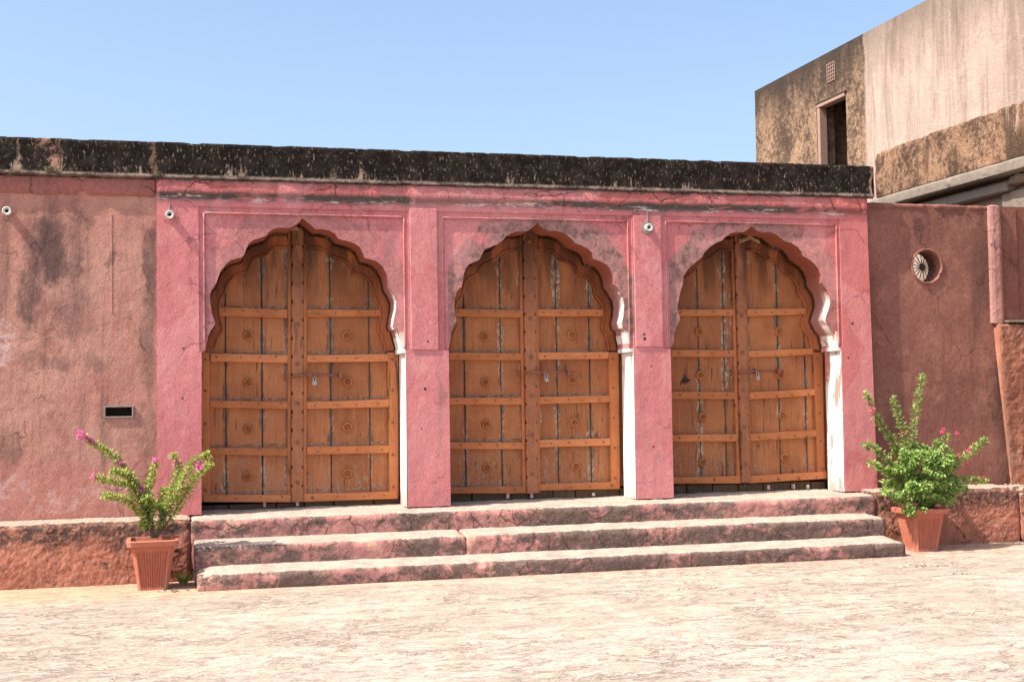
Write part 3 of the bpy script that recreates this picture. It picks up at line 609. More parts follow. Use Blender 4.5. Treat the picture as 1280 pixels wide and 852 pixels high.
# ---------------------------------------------------------------- left wall
lw = thing('side_wall', 'stained rose brown plaster wall left of the arches, with a small vent slot', 'wall', (-3, .2, .6))
g = G()
vx0, vx1, vz0, vz1 = -.478, -.246, 1.514, 1.596
for (a, b, c, d) in ((-14, vx0, .58, 3.70), (vx1, -.022, .58, 3.70), (vx0, vx1, .58, vz0), (vx0, vx1, vz1, 3.70)): g.box(a, b, .02, .36, c, d)
g.obj('plaster_face', M_LEFT, lw)
v, f = sweep(-14, -.03, [(.05, 3.52), (.012, 3.53), (.0, 3.56), (-.004, 3.60), (.0, 3.69), (.05, 3.70)], .02, .015, .011, .03, 14.)
mesh('top_band', v, f, plaster('cracked_brown_cornice', (.36, .14, .12), (.31, .115, .10), (.3, .16, .13), .6, (), (.11, .07, .06), .3, None, 1., 1.4, crsc=2.), lw, smooth=True)
v = G(); v.box(-.43, -.418, .0155, .03, 2.45, 3.36, .002); v.obj('conduit_line', M_LEFT, lw)
fr = G(); t = .014
for (a, b, c, d) in ((vx0-t, vx1+t, vz1, vz1+t), (vx0-t, vx1+t, vz0-t, vz0), (vx0-t, vx0, vz0, vz1), (vx1, vx1+t, vz0, vz1)): fr.box(a, b, .004, .06, c, d, .002)
vf = fr.obj('vent_frame', M_GREYF, lw)
g = G(); g.box(vx0, vx1, .14, .15, vz0, vz1); g.obj('vent_back', M_VOID, lw)

# ---------------------------------------------------------------- right wall with round opening
rw = thing('recessed_wall', 'dark maroon plaster wall right of the arches, pierced by a round opening', 'wall', (8.1, .2, .6))
ox, oz, orr = 8.022, 2.983, .172
X0, X1, Z0, Z1 = 7.262, 9.15, .55, 3.645
N = 40; ring = [(ox+orr*math.cos(2*math.pi*i/N)*(1+.012*math.sin(i*2.3)), oz+orr*math.sin(2*math.pi*i/N)) for i in range(N)]
sq = []
for i in range(N):
    a = 2*math.pi*i/N; c, s = math.cos(a), math.sin(a)
    tx = ((X1-ox) if c > 0 else (X0-ox))/c if abs(c) > 1e-6 else 1e9; tz = ((Z1-oz) if s > 0 else (Z0-oz))/s if abs(s) > 1e-6 else 1e9
    t = min(tx, tz); sq.append((ox+t*c, oz+t*s))
for cxx, czz in ((X0, Z0), (X1, Z0), (X0, Z1), (X1, Z1)):
    j = min(range(N), key=lambda i: (sq[i][0]-cxx)**2+(sq[i][1]-czz)**2); sq[j] = (cxx, czz)
vs = []; fs = []
for Yv in (.09, .34): vs += [(x, Yv, z) for x, z in ring]+[(x, Yv, z) for x, z in sq]
for i in range(N):
    j = (i+1) % N; a = 2*N
    fs += [(i, j, N+j, N+i), (a+i, a+N+i, a+N+j, a+j), (i, a+i, a+j, j), (N+i, N+j, a+N+j, a+N+i)]
mesh('plaster_face', vs, fs, M_RIGHT, rw)
g = G(); g.tube([(ox+(orr+.012)*math.cos(2*math.pi*i/32), .088, oz+(orr+.012)*math.sin(2*math.pi*i/32)) for i in range(33)], .014, 6, False)
g.obj('opening_rim', M_RIGHT, rw, smooth=True)
grl = G(); grl.tube([(ox, .17, oz), (ox, .19, oz)], .032, 12); hub = grl.obj('grille_hub', M_BLACK, rw)
for i in range(16):
    a = 2*math.pi*(i+.3)/16; g = G(); g.tube([(ox+.025*math.cos(a), .18, oz+.025*math.sin(a)), (ox+.168*math.cos(a), .18, oz+.168*math.sin(a))], [.0065, .003], 5)
    g.obj('grille_spoke', M_BLACK, rw)
g = G(); g.add([(7.93, .086, 3.21), (8.13, .086, 3.20), (8.045, .086, 3.36), (8.02, .086, 3.37)], [(0, 1, 2, 3)])
v, f = sweep(7.27, 8.80, [(.12, 3.60), (.085, 3.605), (.075, 3.63), (.08, 3.655), (.12, 3.665), (.3, 3.665)], .02, .015, .006, .02, 24.)
mesh('wall_top', v, f, M_RIGHT, rw, smooth=True)
# pale upright strip and the wall beyond
pil = thing('corner_pilaster', 'pale rose plaster strip rising at the far right above the rough pier', 'pilaster', (8.86, .1, 2.35))
g = G(); v, f = sweep(8.786, 8.922, [(.2, 2.36), (.032, 2.362), (.03, 3.0), (.034, 3.65), (.05, 3.668), (.3, 3.67)], .017, .03, .006, .01, 31.)
mesh('plaster_strip', v, f, M_PALE, pil)
g = G(); g.box(8.925, 11.5, .12, .35, 2.30, 3.66); g.obj('wall_face', M_RIGHT, pil)
pier = thing('eroded_pier', 'rough orange brown buttress at the right edge, below the pale pilaster', 'buttress', (9.1, .1, .04))
v, f = sweep(8.83, 11.5, [(-.10, GZ-.02), (-.085, .6), (-.045, 1.6), (-.02, 2.33), (.0, 2.355), (.11, 2.37)], .014, .014, .010, .04, 41.)
v = [(x+(.07*(1-min(1, max(0, (z-.6)/1.2))) if x < 9.2 else 0)+(.012*fbm(z*6, y, 2) if x < 8.86 else 0), y, z) for x, y, z in v]
mesh('rough_face', v, f, M_PIER, pier, smooth=True)
g = G(); g.box(8.93, 11.5, -.03, .11, 2.372, 2.395, .004); g.obj('coping_slab', M_CONC, pier)
v, f = sweep(8.79, 11.5, [(-.36, GZ-.02), (-.34, .5), (-.2, .62), (-.05, .63)], .014, .014, .02, .05, 45.)
mesh('pier_foot', v, f, M_PLINTH, pier, smooth=True)

# ---------------------------------------------------------------- plinths and steps
pl = thing('left_plinth', 'crumbling orange plinth along the foot of the left wall', 'plinth', (-3, -.1, GZ))
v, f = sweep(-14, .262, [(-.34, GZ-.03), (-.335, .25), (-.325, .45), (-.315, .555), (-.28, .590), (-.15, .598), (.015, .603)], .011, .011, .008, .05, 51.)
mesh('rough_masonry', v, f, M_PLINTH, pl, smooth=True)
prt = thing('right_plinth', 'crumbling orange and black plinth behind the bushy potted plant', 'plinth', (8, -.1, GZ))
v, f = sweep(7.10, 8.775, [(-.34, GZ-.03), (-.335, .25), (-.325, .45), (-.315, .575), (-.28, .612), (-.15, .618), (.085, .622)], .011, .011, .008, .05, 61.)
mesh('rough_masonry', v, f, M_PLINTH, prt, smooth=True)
st = thing('entrance_steps', 'three worn shallow steps, pink risers with black mould, below the arches', 'steps', (3.6, -.5, GZ))
def stepprof(yf, z0, z1, yb, drop=.014): return [(yf, z0), (yf-.004, z0+.04), (yf-.002, z1-.05), (yf+.004, z1-.024), (yf+.020, z1-.006), (yf+.045, z1), (yf+.2, z1+.006), (yb, z1+drop)]
v, f = sweep(.265, 7.095, stepprof(-.33, GZ, .578, .60, .03), .013, .013, .008, .02, 71.); mesh('landing', v, f, M_STEP, st, smooth=True)
v, f = sweep(.285, 2.700, stepprof(-.69, GZ, .377, -.31, .03), .013, .013, .005, .03, 81.); mesh('step', v, f, M_STEP, st, smooth=True)
v, f = sweep(2.706, 6.985, stepprof(-.695, GZ, .384, -.31, .026), .013, .013, .007, .03, 85.); mesh('step', v, f, M_STEP, st, smooth=True)
v, f = sweep(.30, 6.98, stepprof(-1.05, GZ-.02, .180, -.67, .03), .013, .013, .005, .03, 91.)
v = [(x+.05*max(0, (.45-x)/.15)*max(0, (z-.08)/.1)*(1 if y < -.9 else 0), y, z-.02*max(0, (.42-x)/.12)*max(0, (z-.1)/.08)) for x, y, z in v]
mesh('step', v, f, M_STEP, st, smooth=True)

# ---------------------------------------------------------------- wooden doors
def boss_geo(x, y, z, r, g):
    n = 14; vs = [(x, y-.016, z)]
    prof = [(.25, .026), (.38, .010), (.5, .007), (.62, .020), (.8, .018), (1., .0)]
    for a, h in prof:
        for i in range(n*2):
            t = math.pi*i/n; q = a*r*(1+(.07 if i % 2 else -.05)*(a > .7)); vs.append((x+q*math.cos(t), y-h*1.3, z+q*math.sin(t)))
    N = n*2; fs = [(0, 1+i, 1+(i+1) % N) for i in range(N)]
    for k in range(len(prof)-1):
        for i in range(N): fs.append((1+k*N+i, 1+k*N+(i+1) % N, 1+(k+1)*N+(i+1) % N, 1+(k+1)*N+i))
    g.add(vs, fs)
YF, YR, YP = .402, .412, .452          # border front, rail front, plank front
DLAB = ['brown double door in the leftmost pink arch, beside the tall sparse potted plant',
        'brown double door in the middle pink arch, between the two piers with raised panels',
        'brown double door in the rightmost pink arch, with a torn dark hole in its left leaf']
for k, D in enumerate(DOORS):
    jl, jr = JL[k], JR[k]; rnd = random.Random(k+11)
    d = thing('wooden_door', DLAB[k], 'door', ((jl+jr)/2, .45, .6), 'studded wooden double doors in the arches')
    zb = D['railL'][4][0][1]; zr = D['railR'][4][0][1]
    s0, s1 = D['strip'][0][0], D['strip'][3][0]; top = 3.42
    # boards behind the framing: separate pieces with weathered joints
    for side in (0, 1):
        z0 = (zb if side == 0 else zr)+.02
        lo, hi = (jl-.05, s0+.02) if side == 0 else (s1-.02, jr+.05)
        cuts = [lo]+list(D['jL'] if side == 0 else D['jR'])+[hi]
        for a, b in zip(cuts, cuts[1:]):
            gp = rnd.uniform(.003, .007); g = G(); dy = rnd.uniform(-.004, .004)
            g.box(a+(gp if a != lo else 0), b-(gp if b != hi else 0), YP+dy, YP+.03, z0, top, .004)
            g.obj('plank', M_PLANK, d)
    g = G(); g.box(jl-.06, jr+.06, YP+.033, YP+.05, .70, top); g.obj('backing_board', M_BACK, d)
    # narrow tapering fillets in the joints
    for xj in D['jL']+D['jR']:
        g = G(); g.box(xj-.003+rnd.uniform(-.002, .002), xj+.0025, YP+.012, YP+.032, .72, top); g.obj('joint_fillet', M_BACK, d)
    # stiles and rails
    for nm in ('stileL', 'stileR'):
        q = [tuple(p) for p in D[nm]]
        if nm == 'stileL': q[0] = (q[0][0]-.03, q[0][1]); q[1] = (q[1][0]-.03, q[1][1])
        else: q[2] = (q[2][0]+.03, q[2][1]); q[3] = (min(q[3][0]+.012, jr-.006), q[3][1])
        g = G(); g.quadbar(q, YF+.004, YP-.001); g.obj('stile', M_STILE, d)
    cs = D['strip']; wd = .035
    for sgn, (b, t) in ((-1, (cs[0], cs[1])), (1, (cs[3], cs[2]))):
        g = G(); q = [(b[0], b[1]+.004), (t[0], t[1]+.1), (t[0]+sgn*wd, t[1]+.1), (b[0]+sgn*wd, b[1]+.004)]
        if sgn < 0: q = [q[3], q[2], q[1], q[0]]
        g.quadbar(q, YF+.006, YP-.001); g.obj('stile', M_STILE, d)
    nails = G()
    for rk in ('railL', 'railR'):
        for ri, q in enumerate(D[rk]):
            q = [list(p) for p in q]
            if rk == 'railL': q[2][0] = q[3][0] = min(q[2][0], cs[0][0]-wd*.6 if ri < 4 else cs[0][0])
            else: q[0][0] = q[1][0] = max(q[0][0], cs[3][0]+wd*.6 if ri < 4 else cs[3][0])
            g = G(); g.quadbar([tuple(p) for p in q], YR-.012 if ri == 4 else YR-.006, YP-.002); g.obj('rail', M_RAIL, d)
            L = q[3][0]-q[0][0]
            for a in (.12, .38, .63, .88):
                xx = q[0][0]+L*a+rnd.uniform(-.03, .03); zz = (q[0][1]+q[1][1])/2+rnd.uniform(-.008, .008); r = rnd.choice((.007, .009, .016 if ri == 4 else .008))
                nails.tube([(xx, YR-.005, zz), (xx, YR-.017, zz), (xx, YR-.0195, zz)], [r, r, r*.5], 8)
    # central cover strip with notched edges
    zz0, zz1 = cs[0][1], cs[1][1]+.13; pts_l = []; pts_r = []; nn = 15
    for i in range(nn):
        t0, t1 = i/nn, (i+1)/nn; xa = lambda t, A=cs[0][0], Bx=cs[1][0]: A+(Bx-A)*t
        xb = lambda t, A=cs[3][0], Bx=cs[2][0]: A+(Bx-A)*t
        za, zb_ = zz0+(zz1-zz0)*t0, zz0+(zz1-zz0)*t1; c = .012
        pts_l += [(xa(t0), za), (xa(t1), zb_-.045), (xa(t1)+c, zb_-.03), (xa(t1)+c, zb_-.012)]
        pts_r += [(xb(t0), za), (xb(t1), zb_-.045), (xb(t1)-c, zb_-.03), (xb(t1)-c, zb_-.012)]
    v, f = prism(pts_l+pts_r[::-1], YF-.022, YP-.003); mesh('cover_strip', v, f, M_STRIP, d)
    for i in range(7):
        t = (i+.5)/7; xx = (cs[0][0]+cs[3][0])/2*(1-t)+(cs[1][0]+cs[2][0])/2*t; zz = zz0+(zz1-zz0)*t
        nails.tube([(xx, YF-.02, zz), (xx, YF-.03, zz), (xx, YF-.036, zz)], [.021, .018, .008], 10)
    for q in (D['stileL'], D['stileR']):
        for t in (.08, .3, .52, .74, .95):
            xx = (q[0][0]+q[3][0])/2*(1-t)+(q[1][0]+q[2][0])/2*t; zz = q[0][1]+(q[1][1]-q[0][1])*t
            nails.tube([(xx, YF+.006, zz), (xx, YF-.004, zz), (xx, YF-.008, zz)], [.014, .012, .005], 8)
    nails.obj('nail_heads', M_IRON, d, stuff=True)
    # cusped border following the arch, one piece per leaf
    A = [p for p in ARCH[k]]; cx = (jl+jr)/2; cz = SPR
    pk = max(range(len(A)), key=lambda i: A[i][1])
    def scl(p, sx, sz): return (cx+(p[0]-cx)*sx, cz+(p[1]-cz)*sz)
    for side in (0, 1):
        R = A[1:pk+1] if side == 0 else A[pk:-1]
        o_ = [scl(p, .985, .975) for p in R]; i_ = [scl(p, .885, .875) for p in R]
        lim = (s0-.004) if side == 0 else (s1+.004)
        ok = (lambda x: x < lim) if side == 0 else (lambda x: x > lim)
        keep = [i for i in range(len(R)) if ok(o_[i][0]) and ok(i_[i][0])]
        o_ = [o_[i] for i in keep]; i_ = [i_[i] for i in keep]
        ends = -1 if side == 0 else 0
        n = len(o_); bev = .012
        vs = []
        for (po, pi) in zip(o_, i_):
            dx, dz = pi[0]-po[0], pi[1]-po[1]; L = math.hypot(dx, dz) or 1
            pm = (pi[0]-dx/L*bev, pi[1]-dz/L*bev); pm2 = (pi[0]-dx/L*bev*2.2, pi[1]-dz/L*bev*2.2)
            vs += [(po[0], YF, po[1]), (pm2[0], YF, pm2[1]), (pm[0], YF-.010, pm[1]), (pi[0], YF-.004, pi[1]), (pi[0], YP-.003, pi[1]), (po[0], YP-.003, po[1])]
        fs = []
        for i in range(n-1):
            for c in range(6): fs.append((i*6+c, i*6+(c+1) % 6, (i+1)*6+(c+1) % 6, (i+1)*6+c))
        fs += [tuple(range(6)), tuple((n-1)*6+c for c in range(6))]
        mesh('carved_border', vs, fs, M_HEAD, d)
    for bl in (D['bL'], D['bR']):
        for (x, z) in bl:
            g = G(); boss_geo(x, YP-.002, z, .050, g); g.tube([(x, YP-.03, z-.004), (x+.012, YP-.045, z-.02), (x, YP-.045, z-.036), (x-.012, YP-.045, z-.02), (x, YP-.03, z-.004)], .004, 5)
            g.obj('rosette_boss', M_BOSS, d, smooth=False)
    # sliding bolt, staples and padlock
    (bx0, bz), (bx1, _) = D['bolt']; (ex0, ez), (ex1, _) = D['eye']; lx, lz = D['lock']
    g = G(); g.tube([(ex1-.005, YF-.05, ez), (bx0, YF-.05, bz), (bx1, YF-.045, bz)], .013, 8); bolt = g.obj('bolt', M_IRON, d, smooth=True)
    for x in (bx0+.05, bx1-.05):
        g = G(); g.box(x-.018, x+.018, YF-.072, YR+.002, bz-.030, bz+.028, .005); g.obj('bolt_staple', M_IRON, bolt, local=False)
    g = G(); g.tube([(ex0, YR, ez+.022), (ex0, YF-.05, ez+.018), (ex0, YF-.06, ez), (ex0, YF-.05, ez-.018), (ex0, YR, ez-.022)], .013, 6); g.obj('staple_eye', M_IRON, d)
    g = G(); g.box(lx-.022, lx+.022, YF-.066, YF-.058, lz+.005, bz-.004, .002); g.obj('hasp_tongue', M_IRON, bolt)
    pad = G(); pad.tube([(lx-.013, YF-.075, lz-.01), (lx-.013, YF-.075, lz+.028), (lx-.006, YF-.075, lz+.04), (lx+.006, YF-.075, lz+.04), (lx+.013, YF-.075, lz+.028), (lx+.013, YF-.075, lz-.01)], .0045, 6)
    pad.tube([(lx, YF-.088, lz-.022), (lx, YF-.086, lz-.022), (lx, YF-.064, lz-.022), (lx, YF-.062, lz-.022)], [.016, .023, .023, .016], 14)
    pad.obj('padlock', M_STEEL, bolt, smooth=False)
    # threshold boards seen under the leaves
    x = jl-.02; i = 0
    while x < jr+.01:
        L = rnd.uniform(.22, .5); g = G(); g.box(x, min(x+L-.012, jr+.02), YP+.01+rnd.uniform(0, .01), YP+.05, .60, min(zb, zr)+rnd.uniform(.0, .02)-.012, .003)
        g.obj('threshold_board', M_BACK, d); x += L
    for xx, hh in {0: ((.97, .06), (1.285, .085)), 1: ((3.39, .07), (3.64, .06), (4.3, .03)), 2: ((6.26, .05), (6.55, .05), (6.72, .04))}[k]:
        g = G(); g.box(xx-.014, xx+.014, YP-.03, YP+.005, .615, .615+hh, .004); g.obj('pale_wedge', M_WHITE, d)
# raised patch painted dark as the shade of a torn hole, and bracket in the left leaf of the right-hand door
g = G(); cx, cz = 5.335, 1.79; pts = [(0, .07), (.022, .02), (.06, .01), (.035, -.03), (.02, -.02), (.0, -.045), (-.02, -.02), (-.055, -.055), (-.03, .0), (-.012, .02)]
D3 = [o for o in bpy.data.objects if o.name == 'wooden_door.002'][0]
v, f = prism([(cx+a, cz+b) for a, b in pts], YP-.0075, YP+.0); mesh('torn_hole_patch', v, f, M_VOID, D3)

# ---------------------------------------------------------------- pipe spouts
for (x, y0, z, lab) in ((-1.318, .02, 3.364, 'white pipe stub on the stained brown wall, far left'), (.092, 0, 3.358, 'white pipe stub on the pink pier left of the leftmost arch'), (4.779, -.011, 3.327, 'white pipe stub in a chipped hole between the middle and rightmost arches')):
    t = thing('pipe_spout', lab, 'pipe', (x, y0, z), 'pipe stubs high on the wall')
    g = G(); n = 20; ro, ri = .040, .017
    vs = []; 
    for (r, yy) in ((ro*.95, y0+.03), (ro*.95, y0-.044), (ro, y0-.05), (ro*.85, y0-.058), (ri, y0-.052), (ri, y0+.03)):
        vs += [(x+r*math.cos(2*math.pi*i/n), yy, z+r*math.sin(2*math.pi*i/n)) for i in range(n)]
    fs = [(a*n+i, a*n+(i+1) % n, (a+1)*n+(i+1) % n, (a+1)*n+i) for a in range(5) for i in range(n)]
    g.add(vs, fs); g.obj('pipe', M_PIPE, t, smooth=False)
    g = G(); g.tube([(x, y0-.01, z), (x, y0+.0, z)], ri+.001, 12); g.obj('pipe_bore', M_VOID, t)
    rr = random.Random(int(x*10)); c = [(x+(.062+rr.uniform(-.012, .016))*math.cos(2*math.pi*i/18), z+(.062+rr.uniform(-.012, .016))*math.sin(2*math.pi*i/18)) for i in range(18)]
    v, f = prism(c, y0-.005, y0+.01); mesh('mortar_collar', v, f, M_MORTAR if x > 4 else (M_PINK if x > 0 else M_LEFT), t)
    if x > 0:
        g = G(); g.tube([(x-.005, y0-.004, z+.05), (x+.002, y0-.004, z+.11), (x-.004, y0-.003, z+.17)], [.009, .005, .003], 5); g.obj('mortar_run', M_MORTAR, t)

# ---------------------------------------------------------------- roof-top building on the right
WX = 9.4; K = WX/8.9
def wz(z): return 1.6+(z-1.6)*K
def wy(y): return -12.6+(y+12.6)*K
rb = thing('rooftop_building', 'tall stained buff building behind the wall at upper right, with an open doorway', 'building', (11, 3, GZ))
Yb, Yf = wy(6.09), -1.8; T = wz(6.32)
dy0, dy1, dz0, dz1 = wy(3.30), wy(4.075), 3.9, wz(5.655)
g = G()
for (a, b, c, e) in ((Yf, dy0, GZ, T), (dy1, Yb, GZ, T), (dy0, dy1, GZ, dz0), (dy0, dy1, dz1, T)): g.box(WX, WX+.26, a, b, c, e)
g.obj('side_wall', M_WING, rb)
for (a, b_) in ((Yb-.26, Yb), (Yf, Yf+.26)):
    g = G(); g.box(WX+.262, 16, a, b_, GZ, T-.002); g.obj('end_wall', M_WING, rb)
g = G(); g.box(WX+.262, 16, Yf+.262, Yb-.262, T-.25, T-.12); g.obj('roof', M_CONC, rb)
g = G(); g.box(WX+.262, 13, Yf+.262, Yb-.262, 3.7, 3.9); g.obj('floor_slab', M_CONC, rb)
g = G(); g.box(13, 13.1, Yf+.262, Yb-.262, 3.9, T-.25); g.box(WX+.262, 13, dy1+.12, dy1+.22, 3.901, T-.251); g.obj('inner_wall', M_ROUGH, rb)
g = G(); g.box(WX-.022, WX+.10, dy1-.075, dy1-.0, dz0, dz1-.052, .006); g.obj('door_jamb', M_JAMB, rb)
g = G(); g.box(WX-.03, WX+.10, dy0, dy1, dz1-.05, dz1-.001, .006); g.obj('door_lintel', M_JAMB, rb)
g = G(); g.box(WX-.015, WX+.005, dy1+.0, dy1+.03, dz0, dz1+.03, .003); g.box(WX-.03, WX+.01, dy0-.03, dy1+.03, dz1+.001, dz1+.03, .003); g.obj('door_surround', M_VOID, rb)
gy0, gy1, gz0, gz1 = wy(3.57), wy(3.78), wz(5.905), wz(6.15)
g = G(); g.box(WX-.004, WX+.001, gy0, gy1, gz0, gz1); vg = g.obj('vent_back', M_VOID, rb)
vent = G()
for i in range(5): yy = gy0+(gy1-gy0)*i/4; vent.box(WX-.012, WX-.005, yy-.006, yy+.006, gz0-.007, gz1+.007)
for i in range(6): zz = gz0+(gz1-gz0)*i/5; vent.box(WX-.0125, WX-.004, gy0-.011, gy1+.011, zz-.005, zz+.005)
vent.obj('vent_grille', M_JAMB, rb)
# proud roughcast band, eaves slab and the sloping beam below it
bz0, bz1 = wz(4.13), wz(4.69)
def ysweep(y0, y1, prof, *a):
    v, f = sweep(y0, y1, prof, *a); return [(q[1], q[0], q[2]) for q in v], f
v, f = ysweep(Yf, wy(2.50), [(WX+.02, bz0-.05), (WX-.07, bz0-.03), (WX-.075, bz0+.3), (WX-.065, bz1-.03), (WX-.04, bz1), (WX+.02, bz1+.01)], .03, .03, .016, .05, 121.)
mesh('roughcast_band', v, f, M_ROUGH, rb, smooth=True)
v, f = ysweep(Yf, 3.10, [(WX-.02, 4.045), (WX-.312, 4.05), (WX-.316, 4.058), (WX-.314, 4.160), (WX-.306, 4.168), (WX-.05, 4.25)], .03, .015, .004, .02, 131.)
mesh('eaves_slab', v, f, M_CONC, rb, smooth=True)
g = G(); g.box(WX-.17, WX-.003, .35, 2.9, 3.88, 3.99, .012); g.obj('eaves_beam', M_CONC, rb)
v, f = ysweep(Yf, .34, [(WX-.0, 3.93), (WX-.14, 3.935), (WX-.17, 3.96), (WX-.165, 4.03), (WX-.02, 4.045)], .015, .015, .022, .04, 141.)
mesh('broken_corbel', v, f, M_CONC, rb)
g = G(); g.box(WX-.10, WX-.003, Yf, .55, 3.0, 3.88, .012); g.obj('lower_buttress', M_CONC, rb)
# ---------------------------------------------------------------- pots
def pot(loc, label, rot=0., rim=.0):
    t = thing('flower_pot', label, 'flower pot', loc, 'terracotta flower pots')
    t.rotation_euler = (0, 0, rot)
    H = .425; wt, wb = .200, .125; ch = .035; nf = 11
    def outline(wd, depth=0.):
        P = []; c = ch*wd/wt
        for s in range(4):
            a = math.pi/2*s; ca, sa = math.cos(a), math.sin(a); n = nf*4
            for i in range(n+1):
                u = -(wd-c)+2*(wd-c)*i/n; d = wd
                if depth and 1 < i < n-1: d -= depth*(.5-.5*math.cos(2*math.pi*(i-2)/(n-4)*nf))
                P.append((u*ca+d*sa, u*sa-d*ca))
        return P
    rows = [(0, wb, 0), (.015, wb+.001, 0), (.03, wb+.003, .012), (.30, wt-.030, .013), (.325, wt-.024, .0), (.352, wt-.018, 0), (.356, wt+.012, 0), (.395, wt+.018, 0), (.402, wt+.010, 0), (.402, wt-.016, 0), (.34, wt-.03, 0)]
    vs = []; 
    for z, wd, dp in rows: vs += [(x, y, z*H/.402) for x, y in outline(wd, dp)]
    n = len(outline(wb)); fs = [(a*n+i, a*n+(i+1) % n, (a+1)*n+(i+1) % n, (a+1)*n+i) for a in range(len(rows)-1) for i in range(n)]
    fs.append(tuple(range(n)))
    mesh('pot_body', vs, fs, M_POT, t, local=True)
    vs = []; N = 14; e = wt-.030
    for j in range(N+1):
        for i in range(N+1):
            x = -e+2*e*i/N; y = -e+2*e*j/N; vs.append((x, y, H*.87+.012*fbm(x*12, y*12, loc[0])))
    fs = [(j*(N+1)+i, j*(N+1)+i+1, (j+1)*(N+1)+i+1, (j+1)*(N+1)+i) for j in range(N) for i in range(N)]
    mesh('soil', vs, fs, M_SOIL, t, local=True)
    return t
PA, PB = (-.062, -.69, GZ), (7.39, -.655, GZ)
pot(PA, 'fluted terracotta pot by the left end of the steps, holding the sparse leggy plant', .0)
pot(PB, 'fluted terracotta pot by the right end of the steps, holding the bushy plant', .0)

# ---------------------------------------------------------------- plants
def leaf(g, p, d, up, L, W, fold=.25):
    d = d.normalized(); s = d.cross(up); s = s.normalized() if s.length > 1e-4 else Vector((1, 0, 0)); u = s.cross(d)
    m = p+d*L*.45
    g.add([p, m+s*W*.5+u*W*fold, p+d*L-u*L*.12, m-s*W*.5+u*W*fold], [(0, 1, 2), (0, 2, 3)])
def rv(r): return Vector((r.gauss(0, 1), r.gauss(0, 1), r.gauss(0, 1))).normalized()
def curve(pts, k=6):
    pts = [Vector(p) for p in pts]; out = []
    for i in range(len(pts)-1):
        p0, p1, p2, p3 = pts[max(i-1, 0)], pts[i], pts[i+1], pts[min(i+2, len(pts)-1)]
        for j in range(k):
            t = j/k; out.append(.5*((2*p1)+(p2-p0)*t+(2*p0-5*p1+4*p2-p3)*t*t+(3*p1-p0-3*p2+p3)*t**3))
    return out+[pts[-1]]
def bract(name, g_pt, size, r, mat, parent, n):
    g = G()
    for i in range(n):
        o = rv(r)*size*r.uniform(.1, .5); dd = (o.normalized()+rv(r)*.5)
        leaf(g, g_pt+o, dd, rv(r), size*r.uniform(.55, .85), size*.55, .3)
    g.obj(name, mat, parent, local=True)
def plant(loc, label, stems, flowers, mats, dens, rad, lsize, bush, seed, fs, yb):
    r = random.Random(seed)
    t = thing('bougainvillea_plant', label, 'plant', (loc[0], loc[1], loc[2]+.36), 'flowering potted plants')
    leaves = G(); zo = .36
    paths = []
    for si, s in enumerate(stems):
        tip = yb[si] if si < len(yb) else 0
        pts = [(x, (i/(len(s)-1))**1.2*tip+r.uniform(-.012, .012), z-zo) for i, (x, z) in enumerate(s)]
        c = curve(pts, 7); paths.append(c); n = len(c)
        g = G(); g.tube(c, [.011*(1-.72*i/n) for i in range(n)], 6); g.obj('stem', M_STEM, t, local=True, smooth=True)
        Lt = sum((b-a).length for a, b in zip(c, c[1:])); acc = 0
        for i, (a, b) in enumerate(zip(c, c[1:])):
            f = i/n
            if f < .22: continue
            k = int(dens*(b-a).length*(1.25 if f < .9 else .9)+r.random())
            ax = (b-a).normalized()
            for _ in range(k):
                p = a.lerp(b, r.random()); q = rv(r); q = (q-ax*q.dot(ax)).normalized()
                rr = rad*(1.05-.55*max(0, f-.45)/.55)
                pp = p+q*rr*r.uniform(.05, .55)
                leaf(leaves, pp, q+ax*.55+rv(r)*.35, ax+q*.2+rv(r)*.5, lsize*r.uniform(.6, 1.15), lsize*r.uniform(.5, .75))
    for (c0, ra, nn) in bush:
        c0 = Vector((c0[0], c0[1], c0[2]-zo)); cl = [rv(r)*r.uniform(.35, 1.)**.5 for _ in range(max(6, nn//45))]
        for _ in range(nn):
            q = r.choice(cl)*r.uniform(.8, 1.)+rv(r)*r.uniform(.03, .17)
            p = c0+Vector((q.x*ra[0], q.y*ra[1], q.z*ra[2]))
            dd = Vector((q.x, q.y, q.z*.6-.15))+rv(r)*.7
            leaf(leaves, p, dd, Vector((0, -.3, 1))+rv(r)*.6, lsize*r.uniform(.65, 1.2), lsize*r.uniform(.55, .8))
    leaves.obj('foliage', mats[0], t, local=True, stuff=True)
    for i, (x, z) in enumerate(flowers):
        best = min(((Vector((x, 0, z-zo))-Vector((p.x, 0, p.z))).length, p.y) for c in paths for p in c)
        y = best[1]-.02 if best[0] < .08 else -.26
        bract('flower', Vector((x, y, z-zo)), fs*(1.25 if r.random() < .3 else .9), r, mats[1], t, 26)
    return t, paths
plant(PA, 'sparse leggy plant with magenta flowers and upright leafy shoots, in the left pot', STEMS_A, FLOWERS_A, (M_LEAF_A, M_PETAL_A), 480, .058, .042, [((.0, 0, .62), (.14, .12, .14), 380)], 5, .042,
      [.05, -.12, .02, -.05, .12, .08, -.1, .05, .1, -.1])
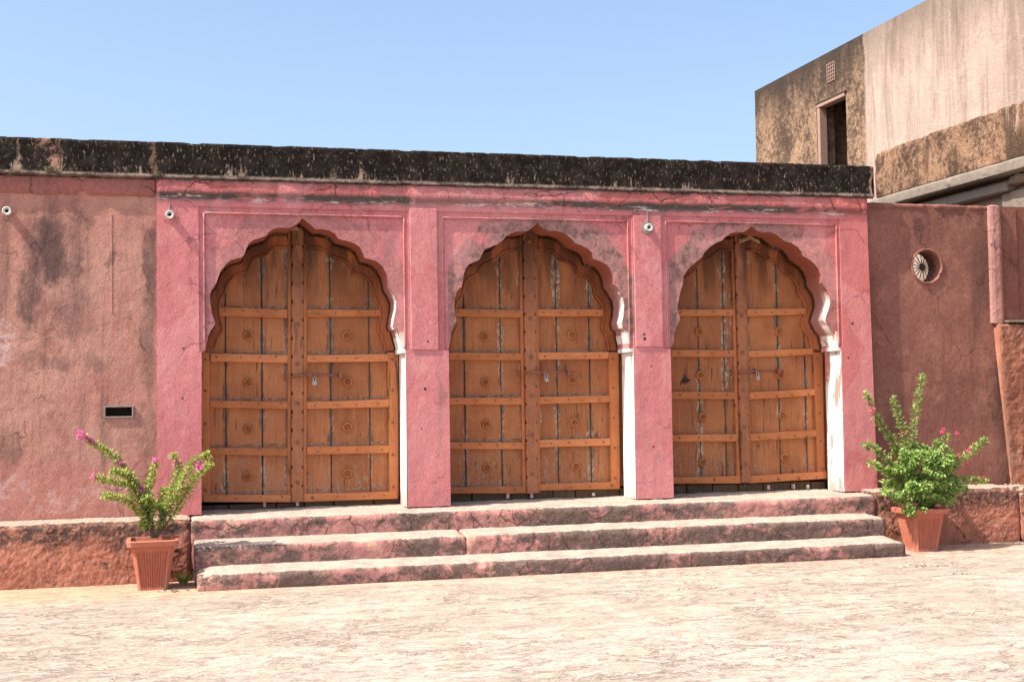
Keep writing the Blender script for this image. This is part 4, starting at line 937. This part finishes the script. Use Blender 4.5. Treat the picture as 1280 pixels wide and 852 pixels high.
plant(PB, 'bushy green plant with small crimson flowers and long shoots, in the right pot', STEMS_B, FLOWERS_B, (M_LEAF_B, M_PETAL_B), 230, .060, .046,
      [((.03, -.02, .80), (.41, .28, .29), 3700), ((.0, -.05, .62), (.45, .28, .18), 2400), ((-.25, -.05, .88), (.2, .2, .16), 500), ((.05, -.05, 1.02), (.2, .2, .12), 420), ((-.22, -.2, .43), (.13, .08, .05), 140), ((.33, -.05, .62), (.2, .2, .12), 420)], 9, .028,
      [.0, -.1, .1, .0, -.1, -.05, -.15, -.2, -.1, -.22])
# stray stem in the middle of the left plant, weeds and litter
def tuft(name, label, cat, loc, n, h, seed, mat):
    r = random.Random(seed); g = G()
    for i in range(n):
        a = r.uniform(0, 6.28); d = Vector((math.cos(a)*.6, (math.sin(a)*.6-.2) if loc[2] < 1 else r.uniform(-.12, .05), r.uniform(.6, 1.3)))
        p = Vector(loc)+Vector((r.uniform(-.03, .03), r.uniform(-.02, .0), 0)); leaf(g, p, d, Vector((0, 0, 1)), h*r.uniform(.5, 1.1), h*.22)
        if r.random() < .6: leaf(g, p+d*h*.4, d+rv(r)*.6, Vector((0, 0, 1)), h*.5, h*.2)
    o = g.obj(name, mat); tag(o, label, cat)
tuft('weed', 'small green weed growing between the left pot and the steps', 'weed', (.20, -.5, GZ), 16, .13, 3, M_LEAF_A)
tuft('parapet_weed', 'dry grey green tuft rooted at the base of the black parapet, upper left', 'weed', (-.96, -.034, 3.72), 30, .065, 4, M_HAY)
tuft('ledge_weed', 'tiny dry tuft at the parapet joint above the left end of the pink front', 'weed', (.0, -.034, 3.72), 10, .05, 6, M_HAY)
r = random.Random(8)
def litter(label, cx, cy, rx, ry, n, sz):
    g = G()
    for i in range(n):
        p = Vector((cx+r.gauss(0, rx), cy+r.gauss(0, ry), GZ+r.uniform(.004, .014))); leaf(g, p, Vector((r.uniform(-1, 1), r.uniform(-1, 1), r.uniform(-.1, .3))), Vector((0, 0, 1))+rv(r)*.5, sz*r.uniform(.5, 1.1), sz*.5)
    o = g.obj('leaf_litter', M_DRY, None, stuff=True); tag(o, label, 'dry leaves')
litter('scatter of dry leaves on the paving in front of the bushy potted plant', 6.75, -1.75, .13, .08, 26, .035)
litter('dry leaves fallen round the foot of the left pot', .10, -.98, .06, .03, 9, .06)
litter('second loose patch of dry crumbs on the paving near the right steps end', 6.72, -2.35, .08, .05, 12, .028)
